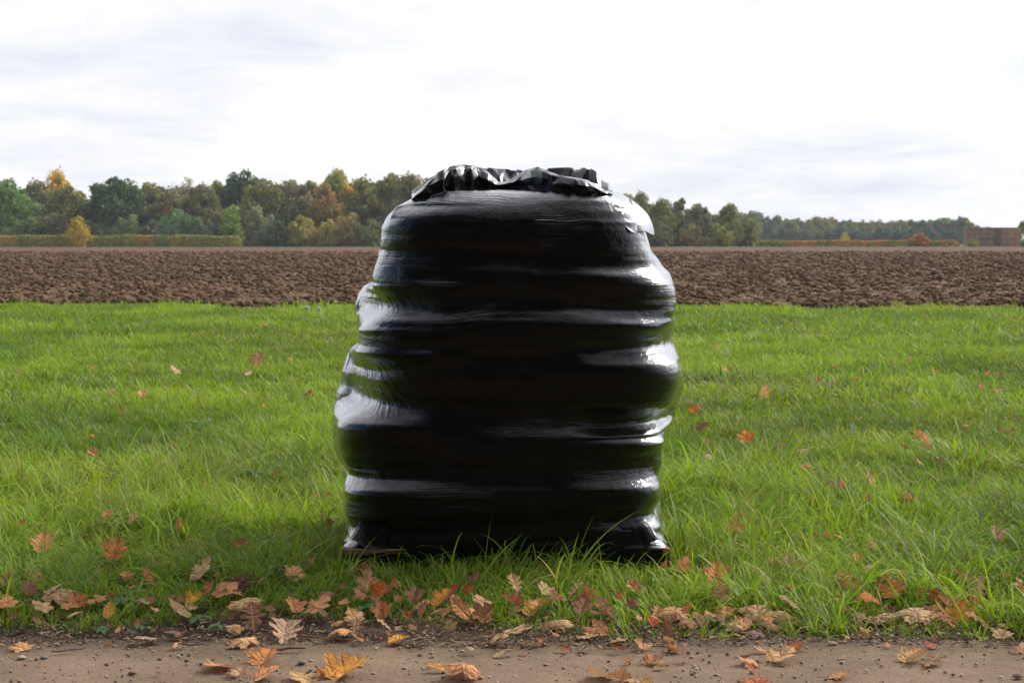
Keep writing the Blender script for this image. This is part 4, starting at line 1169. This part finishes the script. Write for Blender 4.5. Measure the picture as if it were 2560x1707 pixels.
L(8,940,892,100,'pink-brown','m','c','pinkish brown leaf with dark hollow in the middle of the right lawn')
L(8,960,988,95,'orange','m','c','orange-pink rounded leaf below the pinkish one in the right lawn')
L(8,1145,1095,130,'maroon','m','c','large dark red brown curled leaf in the right lawn')
L(8,1385,1095,80,'pink-brown','o','u','narrow pinkish leaf right of the large dark red brown one')
L(8,1610,1190,130,'red','m','c','red leaf in the tall grass right of the large dark red brown one')
L(8,1690,810,130,'orange','m','w','orange leaf with a long pale stalk in the right lawn')
L(3,1178,600,110,'pink-brown','m','f','salmon coloured maple leaf alone in the left lawn')
L(3,1735,563,90,'rust','k','f','thin orange brown leaf in the left lawn nearer the load')
L(3,960,768,80,'orange-tan','m','w','tan leaf beside the dark twig in the left lawn')
L(3,620,1165,80,'orange-tan','m','w','orange leaf half sunk in the middle of the left lawn')
L(3,2075,772,40,'red','o','u','small red leaf in the lawn close to the left side of the load')
L(3,1672,636,50,'pale','o','f','small pale leaf below the thin orange brown one in the left lawn')

def small(zone, lst):
    for (x, y, wz, colour, kind) in lst: leaf(zone, x, y, wz, colour, kind, random.Random(x + y).choice('fcw'), None)

small(5, [(755,985,32,'orange','o'),(755,660,70,'brown','m'),(1600,795,85,'brown','m'),(105,795,85,'brown','m'),(480,805,75,'tan','o'),(265,835,60,'brown','o'),(935,855,50,'rust','o'),
 (1870,792,60,'pale','m'),(1850,735,90,'brown','m'),(690,475,70,'rust','m'),(1020,690,90,'brown','m'),(350,30,55,'orange','m'),(10,985,40,'orange-tan','m'),(1205,1005,60,'pale','o'),(800,895,45,'tan','o'),
 (905,1175,30,'rust','o'),(1090,1185,30,'rust','o'),(1170,655,60,'brown','m'),(905,605,60,'orange','m'),(1075,450,40,'red','o'),(1300,1195,18,'pale','o'),(2180,760,70,'pale','o'),(2215,785,60,'pale','o'),(160,150,60,'orange-tan','m'),(620,255,50,'brown','m'),(1480,520,60,'rust','m'),(1790,560,60,'brown','m')])
small(6, [(270,670,42,'orange','o'),(400,645,24,'red','o'),(450,630,42,'brown','o'),(990,730,45,'pale','o'),(1260,740,42,'orange-tan','o'),(1340,740,38,'rust','o'),(1540,630,65,'orange-tan','m'),
 (600,565,85,'brown','m'),(150,290,60,'rust','m'),(2300,715,90,'orange','m'),(1195,715,42,'orange-tan','o'),(1345,670,30,'orange-tan','o'),(1440,675,42,'red','o'),(740,820,35,'orange-tan','o'),(1960,720,50,'rust','o'),
 (2000,800,60,'rust','o'),(2200,830,50,'tan','o'),(1140,630,60,'brown','m'),(1450,570,90,'brown','m'),(2080,500,60,'pink-brown','m'),(1620,715,60,'rust','o'),(2270,660,80,'rust','m'),(510,385,60,'brown','m'),(735,490,60,'brown','o'),(1110,520,70,'rust','m'),(1790,480,70,'brown','m'),(2080,660,60,'tan','m')])
small(7, [(1090,222,60,'orange-tan','m'),(1030,240,42,'brown','o'),(1772,387,45,'red','o'),(1725,370,42,'brown','m'),(1300,570,60,'orange-tan','m'),(2070,520,90,'pink-brown','m'),(590,968,60,'orange-tan','o'),(692,962,62,'orange-tan','o'),
 (1785,890,55,'brown','m'),(1145,910,42,'pink-brown','o'),(1230,895,40,'tan','o'),(1320,870,55,'rust','m'),(2345,935,50,'tan','o'),(2330,970,60,'rust','o'),(1100,520,42,'tan','o'),(1185,470,55,'orange-tan','m'),(1380,285,70,'tan','m'),(1180,250,40,'orange','o'),
 (2290,550,60,'pink-brown','m'),(2110,815,40,'tan','o'),(1480,930,40,'orange-tan','o'),(200,1020,55,'brown','o'),(20,1060,40,'tan','o'),(1210,690,60,'brown','m'),(420,780,60,'brown','o'),(1900,800,40,'amber','o'),(2230,480,50,'orange','m'),(870,660,90,'pink-brown','m')])
small(8, [(325,842,42,'pink-brown','o'),(815,848,55,'rust','m'),(1200,1115,55,'red','o'),(1730,880,52,'maroon','o'),(1608,872,40,'rust','o'),(1820,942,62,'brown','m'),(1680,952,70,'orange-tan','m'),(1142,352,38,'red','m'),(400,220,22,'orange','o'),
 (1035,435,42,'rust','m'),(1055,452,32,'rust','o'),(1265,437,40,'rust','o'),(2130,390,52,'orange-tan','m'),(2208,407,42,'rust','m'),(2088,495,42,'orange','o'),(2165,503,40,'orange','m'),(2195,512,36,'orange','o'),(2035,498,22,'pale','o'),(1980,722,42,'orange','m'),
 (2215,767,40,'rust','o'),(2255,767,32,'rust','o'),(1280,982,42,'pink-brown','o'),(1922,852,32,'tan','o'),(500,1310,42,'bright orange','o'),(445,370,30,'amber','o'),(1350,1210,50,'red','o'),(1625,302,24,'orange','o'),(920,826,34,'brown','o'),(1795,388,32,'rust','o'),(1302,680,26,'orange','o'),(1555,505,32,'brown','o'),(755,680,16,'pale','o')])
small(3, [(620,605,24,'orange-tan','o'),(985,632,22,'red','o'),(760,745,50,'tan','m'),(825,880,38,'rust','m'),(858,822,32,'orange-tan','o'),(623,1055,34,'orange','m'),(1790,300,24,'rust','o'),(1970,543,32,'orange','o'),(1855,1300,32,'rust','o'),(2210,1458,32,'rust','o'),
 (1780,850,26,'orange-tan','o'),(1580,1022,26,'orange','o'),(360,1320,34,'orange','o'),(500,1435,34,'orange','o'),(1385,1395,30,'rust','o'),(1625,765,26,'brown','o'),(930,1295,30,'orange-tan','o'),(1350,370,20,'rust','o'),(2130,1460,30,'rust','o'),(1450,1385,60,'tan','m')])

rf = random.Random(31)
for (cx_, cy_, n_, sx_, sy_) in [(140, 1500, 5, 90, 18), (330, 1490, 3, 80, 25), (600, 1500, 6, 70, 28), (860, 1510, 4, 70, 25), (1000, 1500, 4, 80, 22), (1180, 1530, 6, 90, 26), (1400, 1510, 5, 80, 26), (1560, 1560, 5, 70, 22),
                                 (1700, 1545, 6, 60, 18), (1850, 1545, 6, 90, 24), (2180, 1545, 5, 110, 20), (2380, 1520, 5, 100, 30), (2500, 1560, 3, 60, 18), (1950, 1480, 4, 160, 30), (2250, 1450, 4, 140, 40)]:
    for _ in range(n_):
        qx, qy = rf.gauss(cx_, sx_), rf.gauss(cy_, sy_)
        if not (-20 < qx < 2580 and 1400 < qy < 1600): continue
        leaf(5, qx / .3656, (qy - 1250) / .3656, rf.uniform(60, 125), rf.choice(['tan', 'orange-tan', 'brown', 'pink-brown', 'rust', 'orange-tan', 'olive-tan']), rf.choice('mmmk'), rf.choice('fccw'), None, h=.022 if qy > 1520 else .05)
POSEW = {'f': 'flat', 'u': 'upright', 'w': 'folded', 'c': 'curled', 'd': 'drooping'}
KINDW = {'m': 'maple leaf', 'k': 'oak leaf', 'o': 'oval leaf'}
def place_phrase(px, py):
    d = 'on the dirt path' if py > 1610 else ('on the bare soil beside the path' if py > 1570 else ('in the short grass near the path' if py > 1500 else ('in the grass level with the pallet' if py > 1400 else ('in the lawn just beyond the pallet' if py > 1150 else 'far out in the lawn'))))
    s = 'left of the load' if px < 840 else ('in front of the load' if px < 1690 else 'right of the load')
    return d, s
from collections import defaultdict
byl = defaultdict(list)
for rec in LEAVES:
    o, zone, px, py, wp, colour, kind, pose, label = rec
    d, s = place_phrase(px, py)
    if label is None:
        sz = 'tiny' if wp < 22 else 'small'
        if wp >= 32: sz = 'medium'
        label = '%s %s %s %s, %s' % (sz, colour, KINDW[kind].replace('oval leaf', 'leaf'), d, s)
    byl[label].append(o)
for lb, os_ in byl.items():
    for o in os_:
        o['label'] = lb
        if len(os_) > 1: o['group'] = lb.split(', ')[0].replace('leaf ', 'leaves ')[:60] + ' ' + lb.split(', ')[-1]
        else: o['group'] = 'fallen autumn leaves'

# scrap of leaf stuck to the film
q = link('small_leaf', get_leaf('o', 'f', 1)); q.color = (.40, .10, .03, 1); q.scale = (.022, .022, .022); q.location = at_y(1580, 512, 5.82); q.rotation_euler = (R(50), .5, .8)
tag(q, 'tiny rust scrap of leaf stuck high on the right shoulder of the black film', 'leaf')



# ------------------------------------------------------------------ grass
def grass():
    r = np.random.default_rng(42)
    Vs, Fs, Cs = [], [], []; off = 0
    def zone(n, y0, y1, seg, wmul, power=1.0, hmul=1.0, mode='lawn'):
        nonlocal off
        y = y0 + (y1 - y0) * r.random(n) ** power
        x = (r.random(n) * 2 - 1) * (y * .35 + 1.3)
        # tufts: pull blades towards clump centres
        cx = np.round(x / .07 + r.normal(0, .35, n)) * .07; cy = np.round(y / .07 + r.normal(0, .35, n)) * .07
        pull = .55 * (r.random(n) < .55)
        jx = vnoise(cx * 31, cy * 17, 4) * .06; jy = vnoise(cx * 13, cy * 37, 5) * .06
        x = x + (cx + jx - x) * pull; y = y + (cy + jy - y) * pull
        big = fbm(x * .9, y * .9, 1); mid = fbm(x * 3.1, y * 3.1, 2); fine = vnoise(x * 9, y * 9, 7)
        if mode == 'lawn':
            edge = path_edge(x) + .02
            g = np.clip((y - edge) / .55, 0, 1)
            # bare soil bites further in at the left centre, thick short turf at the right
            bite = -.07 + .20 * np.exp(-((x + .72) / .42) ** 2) + .08 * np.exp(-((x + .2) / .3) ** 2) - .16 * np.clip((x + .1) / .8, 0, 1) + .05 * (mid - .5)
            g = np.clip((y - edge - bite) / .42, 0, 1)
            keep = r.random(n) < np.clip(g * 1.6 + .03, 0, 1) * (.55 + .75 * np.clip((mid - .3) * 3, 0, 1))
            keep &= (g > .0)
            keep &= ~((np.abs(x - X0) < .595) & (np.abs(y - Y0) < .497))
            Lh = (.022 + .082 * g ** .8) * (.5 + 1.15 * np.clip((mid * .6 + big * .4 - .25) * 2.2, 0, 1.2)) * (.55 + .8 * r.random(n))
            Lh *= 1 + .5 * np.clip((vnoise(x * 2.1 + 5, y * 1.7, 12) - .62) * 6, 0, 1)
            Lh *= np.where((np.abs(x - X0) < .75) & (y < 5.75), np.interp(y, [4.9, 5.3, 5.7], [1, .75, .5]), 1)
            Lh *= np.interp(y, [4.8, 6, 8, 10.5, 14, 30], [1, 1.1, 1.12, .85, .8, .9])
        x, y, Lh, big, mid, fine = [a[keep] for a in (x, y, Lh, big, mid, fine)]
        Lh = Lh * hmul; m_ = len(x)
        wd = (.0014 + .0018 * r.random(m_)) * wmul
        strong = r.random(m_) < .12; Lh[strong] *= 1.45; wd[strong] *= 1.5
        # blades bow over the fallen leaves rather than through them
        for (lx, ly, ls, lh, ps) in LEAF_SPOTS:
            if ly < y0 - .3 or ly > y1 + .3: continue
            dx = x - lx; dy = y - ly
            inn = (np.abs(dx) < ls * .5) & (np.abs(dy) < ls * .45)
            Lh[inn] = np.minimum(Lh[inn], max(.012, lh * .7))
            fr = (np.abs(dx) < ls * .55) & (dy <= -ls * .4) & (dy > -ls * 1.5 - .05) & (r.random(m_) < .80)
            Lh[fr] = np.minimum(Lh[fr], max(.015, lh * .75))
        z = lawn_h(x, y) - .004
        az = r.random(m_) * 2 * math.pi; az = np.where(r.random(m_) < .35, vnoise(x * 2.4, y * 2.4, 11) * 12, az)
        ph0 = .10 + .5 * r.random(m_) ** 1.5; bend = (.35 + 1.9 * r.random(m_) ** 1.3) * np.clip(Lh / .10, .5, 1.35)
        face = az + math.pi / 2 + r.normal(0, .5, m_)
        T = np.linspace(0, 1, seg + 1); P = [np.stack([x, y, z], -1)]; ph = ph0.copy()
        d = np.stack([np.cos(az), np.sin(az)], -1)
        for k in range(seg):
            ph = ph0 + bend * (T[k] + T[k + 1]) / 2 * 1.15
            st_ = Lh / seg
            P.append(P[-1] + np.stack([d[:, 0] * np.sin(ph) * st_, d[:, 1] * np.sin(ph) * st_, np.cos(ph) * st_], -1))
        sd_ = np.stack([np.cos(face), np.sin(face), np.zeros(m_)], -1)
        rows = []
        for k, t in enumerate(T):
            wk = wd * (1 - t ** 2.2) * (1 if t > 0 else .8) + .00015
            rows += [P[k] - sd_ * wk[:, None], P[k] + sd_ * wk[:, None]]
        V = np.stack(rows, 1); nv = 2 * (seg + 1)
        q = np.array([(2 * k, 2 * k + 1, 2 * k + 3, 2 * k + 2) for k in range(seg)])
        Fc = (q[None] + (np.arange(m_) * nv)[:, None, None]).reshape(-1, 4) + off
        # colour: fresh greens, some yellowed, some dry straw
        hue = np.clip(r.normal(.5, .20, m_) + (big - .47) * 2.0 + (fine - .5) * .3, 0, 1)[:, None]
        A = np.array([.12, .20, .024]); B = np.array([.32, .43, .038]); col = A + (B - A) * hue
        yel = (r.random(m_) < .06 + .28 * np.clip((vnoise(x * .55, y * .4, 13) - .55) * 3, 0, 1) + .15 * ((y > 7.6) & (y < 10.5) & (x > 1.0)))
        col[yel] = np.array([.27, .26, .05]) * (.7 + .6 * r.random((yel.sum(), 1)))
        dry = r.random(m_) < .030; col[dry] = np.array([.40, .30, .15]) * (.6 + .7 * r.random((dry.sum(), 1)))
        blu = r.random(m_) < .08; col[blu] = col[blu] * np.array([.8, 1.0, 1.7])
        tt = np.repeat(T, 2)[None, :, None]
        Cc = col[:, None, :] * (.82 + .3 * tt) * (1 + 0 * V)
        Vs.append(V.reshape(-1, 3)); Fs.append(Fc); Cs.append(Cc.reshape(-1, 3)); off += m_ * nv
    zone(145000, 4.7, 7.4, 5, 1.0, 1.0)
    zone(9000, 4.8, 6.9, 6, 1.6, 1.0, 1.45)
    zone(140000, 7.2, 11.5, 4, 1.35, .95)
    zone(1300, 5.25, 5.72, 7, 1.1, 1.0, 2.1)
    zone(150000, 11.2, 18.5, 3, 2.1, .9, 1.0)
    zone(190000, 18, 31, 2, 3.2, .9, 1.0)
    V = np.concatenate(Vs); Fc = np.concatenate(Fs); Cc = np.concatenate(Cs)
    # no blades beyond the ragged edge of the field
    base = V[Fc[:, 0]]
    k = base[:, 1] < field_edge(base[:, 0]) + .25
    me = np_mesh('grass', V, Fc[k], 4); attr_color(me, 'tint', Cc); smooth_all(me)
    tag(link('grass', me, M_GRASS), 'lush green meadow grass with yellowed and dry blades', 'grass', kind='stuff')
grass()

def debris():
    r = np.random.default_rng(9)
    # pebbles and grit on the path
    n = 5200; y = 4.0 + r.random(n) * 1.05; x = (r.random(n) * 2 - 1) * 2.4; k = y < path_edge(x) + .05; x, y = x[k], y[k]; n = len(x)
    s = .0014 + .0055 * r.random(n) ** 4
    oc = np.array([(1, 0, 0), (-1, 0, 0), (0, 1, 0), (0, -1, 0), (0, 0, 1), (0, 0, -1)], float); of = np.array([(0, 2, 4), (2, 1, 4), (1, 3, 4), (3, 0, 4), (2, 0, 5), (1, 2, 5), (3, 1, 5), (0, 3, 5)])
    V = oc[None] * s[:, None, None] * (.7 + .6 * r.random((n, 6, 1))) * np.array([1.2, 1, .7]) + np.stack([x, y, .013 + s * .3], -1)[:, None]
    me = np_mesh('gravel', V.reshape(-1, 3), (of[None] + (np.arange(n) * 6)[:, None, None]).reshape(-1, 3), 3)
    t = r.random(n); c = np.where(t[:, None] < .5, np.array([.34, .27, .2]), np.where(t[:, None] < .8, np.array([.12, .09, .07]), np.array([.5, .43, .34])))
    attr_color(me, 'tint', np.repeat(c, 6, 0))
    m = NT('grit'); m.done(m.bsdf(m.attr('tint').outputs['Color'], .85, .25))
    tag(link('gravel', me, m.m), 'fine grit and small stones scattered over the dirt path', 'gravel', kind='stuff')
    # crumbled leaf bits, grass roots and twigs on the bare strip
    n = 9000; x = (r.random(n) * 2 - 1) * 2.5; y = path_edge(x) - .20 + np.abs(r.normal(0, .22, n)); z = .012 + .006 * r.random(n)
    z = z + lawn_h(x, y)
    Lg = (.004 + .018 * r.random(n) ** 3); wd = np.where(r.random(n) < .6, .0007, .0026) * (.6 + r.random(n)); a = r.random(n) * 6.28
    d = np.stack([np.cos(a), np.sin(a), r.normal(0, .2, n)], -1) * Lg[:, None]; e = np.stack([-np.sin(a), np.cos(a), r.normal(0, .3, n)], -1) * wd[:, None]
    P = np.stack([x, y, z], -1); V = np.stack([P - d - e, P + d - e * .5, P + d * .9 + e, P - d * .8 + e + np.array([0, 0, .002])], 1)
    me = np_mesh('leaf_litter', V.reshape(-1, 3), np.arange(n * 4).reshape(-1, 4), 4)
    t = r.random(n); c = np.where(t[:, None] < .55, np.array([.09, .055, .035]), np.where(t[:, None] < .85, np.array([.26, .14, .08]), np.array([.34, .25, .16])))
    attr_color(me, 'tint', np.repeat(c * (.7 + .6 * r.random((n, 1))), 4, 0))
    tag(link('leaf_litter', me, m.m), 'crumbled brown leaf bits and dead grass on the bare strip beside the path', 'litter', kind='stuff')
debris()

def twig(px, py, L_, ang, label, r0=.003):
    x, y, z = on_ground(px, py, .022); rr = random.Random(int(px)); pts = []
    for k in range(6):
        t = k / 5 - .5; pts.append((t * L_ * math.cos(ang) + rr.uniform(-.004, .004), t * L_ * math.sin(ang) + rr.uniform(-.004, .004), rr.uniform(0, .006)))
    v, f = tube_np(pts, [r0, r0 * .95, r0 * .9, r0 * .75, r0 * .6, r0 * .4], 6)
    me = np_mesh('twig', v, f, 4); smooth_all(me); o = link('twig', me, M_TWIG); o.location = (x, y, z); tag(o, label, 'twig', 'dry twigs beside the path')
M_TWIG = mat_plain('twig_bark', (.17, .11, .07), .85, 60)
for a in [(710, 1623, .12, .1, 'short thick dry twig on the path edge before the scalloped leaf', .006), (780, 1595, .09, -.4, 'dark short twig near the wide orange leaf'),
          (170, 1625, .10, .5, 'thin twig on the bare strip at the far left'), (480, 1612, .11, -.1, 'thin twig on the bare strip at the left centre'), (395, 1600, .08, .9, 'small twig above the left path edge'),
          (1075, 1603, .13, .7, 'reddish bent twig on the bare strip before the load'), (1035, 1608, .10, 1.8, 'steep thin twig left of the reddish bent one'), (1850, 1600, .09, .3, 'thin twig beside the long stalked leaf on the right')]:
    twig(*a)

def stone(px, py, s, col, label):
    import bmesh
    bm = bmesh.new(); bmesh.ops.create_icosphere(bm, subdivisions=3, radius=s); rr = random.Random(int(px))
    ph = rr.random() * 9
    for v in bm.verts:
        k = 1 + .22 * math.sin(v.co.x / s * 2 + ph) * math.cos(v.co.y / s * 1.7 + ph) + .08 * math.sin(v.co.z / s * 5 + ph)
        v.co = Vector((v.co.x * k * 1.25, v.co.y * k, v.co.z * k * .62))
    me = bpy.data.meshes.new('stone'); bm.to_mesh(me); bm.free(); smooth_all(me)
    o = link('stone', me, mat_plain('stone', col, .8, 90)); o.location = on_ground(px, py, .014 + s * .3); tag(o, label, 'stone', 'loose stones on the path')
stone(828, 1667, .014, (.10, .09, .10), 'dark grey stone resting beside the brightest amber leaf on the path')
stone(1880, 1678, .007, (.16, .15, .15), 'small grey stone on the path before the right end of the load')
stone(2542, 1688, .012, (.20, .13, .08), 'brown stone on the path at the right edge')
stone(753, 1655, .010, (.14, .15, .17), 'flat bluish stone on the path under the orange winged leaf')
stone(330, 1680, .009, (.22, .14, .07), 'ochre stone on the path at the left')
stone(52, 1642, .009, (.42, .38, .28), 'pale stone on the path near the left edge')
stone(110, 1642, .008, (.16, .17, .18), 'grey stone right of the pale one near the left edge')

# ------------------------------------------------------------------ broad leaved weeds
M_WEED = NT('weed_leaf'); _c = M_WEED.n('ShaderNodeObjectInfo').outputs['Color']; _f = M_WEED.noise(M_WEED.obj(), 30, 3)
M_WEED = M_WEED.leafy(M_WEED.mix(_f, _c, (.06, .15, .03)), .3, .45, .35)
def weed(px, py, s, n, label, col=(.07, .19, .035), up=.5):
    rr = random.Random(int(px * 3 + py)); x, y, z = on_ground(px, py, .0); V = []; Fc = []
    for k in range(n):
        a = 6.283 * k / n + rr.uniform(-.3, .3); L_ = s * rr.uniform(.7, 1.15); wd = L_ * rr.uniform(.16, .24); el = up * rr.uniform(.6, 1.4)
        b = len(V); d = Vector((math.cos(a), math.sin(a), 0)); sdv = Vector((-math.sin(a), math.cos(a), 0))
        for q in range(8):
            t = q / 7; w_ = wd * (math.sin(math.pi * min(1, .08 + t * .92)) ** .8) * (1 + (.22 if q % 2 else -.1))
            c = d * (L_ * t * math.cos(el * .6)) + Vector((0, 0, L_ * (math.sin(el) * t - .55 * t * t) + .02))
            V += [tuple(c - sdv * w_ + Vector((0, 0, w_ * .3))), tuple(c), tuple(c + sdv * w_ + Vector((0, 0, w_ * .3)))]
        for q in range(7):
            o = b + q * 3; Fc += [(o, o + 1, o + 4, o + 3), (o + 1, o + 2, o + 5, o + 4)]
    me = np_mesh('weed', np.array(V), np.array(Fc), 4); smooth_all(me)
    o = link('weed', me, M_WEED); o.location = (x, y, float(lawn_h(np.array(x), np.array(y)))); o.color = (*col, 1); tag(o, label, 'weed', 'broad leaved weeds in the verge')
weed(300, 1525, .085, 8, 'bright green dandelion like weed in the short grass at the left')
weed(255, 1590, .04, 6, 'small weed on the bare soil below the bright one at the left')
weed(498, 1560, .05, 7, 'round leaved weed on the soil left of the oak leaf')
weed(545, 1580, .045, 7, 'low clover like weed beside the curled tan leaf')
weed(665, 1450, .13, 9, 'large toothed weed in the grass right of the big pale leaf', (.06, .16, .05), .7)
weed(760, 1500, .08, 7, 'weed under the tan leaf left of the pallet', (.06, .15, .04), .6)
weed(928, 1535, .06, 7, 'round leaved weed in front of the left end of the pallet')
weed(355, 1585, .035, 6, 'tiny seedling on the bare soil at the left')
weed(1985, 1530, .07, 8, 'low weed in the turf right of the load')
weed(1790, 1565, .05, 7, 'small weed at the soil edge right of the pallet')
weed(640, 1205, .13, 9, 'dark green dock like weed in the left lawn near the load', (.04, .11, .045), .8)
weed(500, 1075, .14, 8, 'bright broad bladed plant at the foot of the dry stalk in the left lawn', (.10, .24, .04), .9)
weed(2300, 1535, .06, 8, 'pale green weed in the turf near the right edge')

# ------------------------------------------------------------------ dandelion clocks and dry stalks
def dandelion(px, py, basepy, D, label):
    x, _, zt = at_y(px, py, D); o = tag(empty('dandelion_clock', (x, D, 0)), label, 'dandelion', 'dandelion seed heads at the field edge')
    v, f = tube_np([(0, 0, 0), (.004, 0, zt * .5), (0, 0, zt)], [.004, .0035, .003], 6); me = np_mesh('stem', v, f, 4); smooth_all(me); link('stem', me, mat_plain('stem', (.22, .26, .10), .6), o)
    r = np.random.default_rng(3); n = 420; d = r.normal(size=(n, 3)); d /= np.linalg.norm(d, axis=1)[:, None]; a = np.cross(d, r.normal(size=(n, 3))); a /= np.linalg.norm(a, axis=1)[:, None]
    rad = .034; tip = d * rad; V = np.stack([d * .004, tip + a * .0045, tip - a * .0045], 1) + np.array([0, 0, zt])
    me = np_mesh('seed_head', V.reshape(-1, 3), np.arange(n * 3).reshape(-1, 3), 3); m = NT('seed_fluff'); m.leafy(m.n('ShaderNodeRGB').outputs[0], .4, .9, .1); m.t.nodes['RGB'].outputs[0].default_value = (.82, .80, .78, 1)
    link('seed_head', me, m.m, o)
dandelion(767, 770, 820, 24.5, 'left one of the two white dandelion clocks at the field edge')
dandelion(797, 773, 815, 24.0, 'right one of the two white dandelion clocks at the field edge')
M_STRAW = mat_plain('dry_stalk', (.42, .34, .2), .8, 50)
def stalk(px, toppy, basepy, label, lean=.05):
    x, y, _ = on_ground(px, basepy); zt = at_y(px, toppy, y)[2]; s = y / 9
    v1 = tube_np([(0, 0, 0), (lean * zt * .3, 0, zt * .45), (lean * zt, 0, zt)], [.0014 * s, .0012 * s, .0008 * s], 5); parts = [v1]
    rr = random.Random(int(px))
    for k in range(22):
        t = .45 + .55 * k / 22; a = rr.random() * 6.28; p = Vector((lean * zt * t * t, 0, zt * t)); q = p + Vector((math.cos(a) * .006 * s, math.sin(a) * .006 * s, .014 * s))
        parts.append(tube_np([p, (p + q) / 2, q], [.0006 * s, .0022 * s, .0004 * s], 4))
    v, f = join_np(parts); me = np_mesh('grass_stalk', v, f, 4); smooth_all(me); o = link('grass_stalk', me, M_STRAW); o.location = (x, y, 0); tag(o, label, 'grass stalk', 'dry seed stalks in the grass')
stalk(493, 975, 1085, 'tall dry seed stalk in the middle of the left lawn')
stalk(148, 950, 1030, 'thin dry stalk in the lawn near the left edge', .1)
stalk(2230, 955, 1040, 'dry stalk in the middle of the right lawn')
stalk(2265, 958, 1020, 'leaning dry stalk right of the middle one in the right lawn', .5)
stalk(1815, 722, 775, 'pale dry stalk at the field edge right of the load', .1)
stalk(2044, 735, 775, 'leaning dry stalk at the field edge further right', .4)
stalk(168, 725, 775, 'dry stalk at the field edge on the left', -.2)
stalk(118, 735, 775, 'dry stalk leaning over the field edge near the left corner', .5)
stalk(662, 735, 780, 'dry stalk at the field edge left of the dandelion clocks', -.3)
stalk(2485, 1240, 1330, 'dry stalk in the tall grass near the right edge', .15)
# white feather
v = [(0, 0, 0), (.02, 0, .03), (.05, .004, .07), (.045, .004, .11), (.02, 0, .15), (-.01, 0, .12), (-.015, .004, .06)]
me = bpy.data.meshes.new('feather'); me.from_pydata([(a * .7, b, c * .7) for a, b, c in v] + [(.018, .012, .06)], [], [(i, (i + 1) % 7, 7) for i in range(7)]); me.update()
so = link('feather', me, mat_plain('feather', (.7, .72, .75), .8, 40)); so.location = on_ground(2132, 1095, .02); so.rotation_euler = (.3, -.3, .4); sm_ = so.modifiers.new('thickness', 'SOLIDIFY'); sm_.thickness = .002
tag(so, 'small white feather caught upright in the right lawn', 'feather')
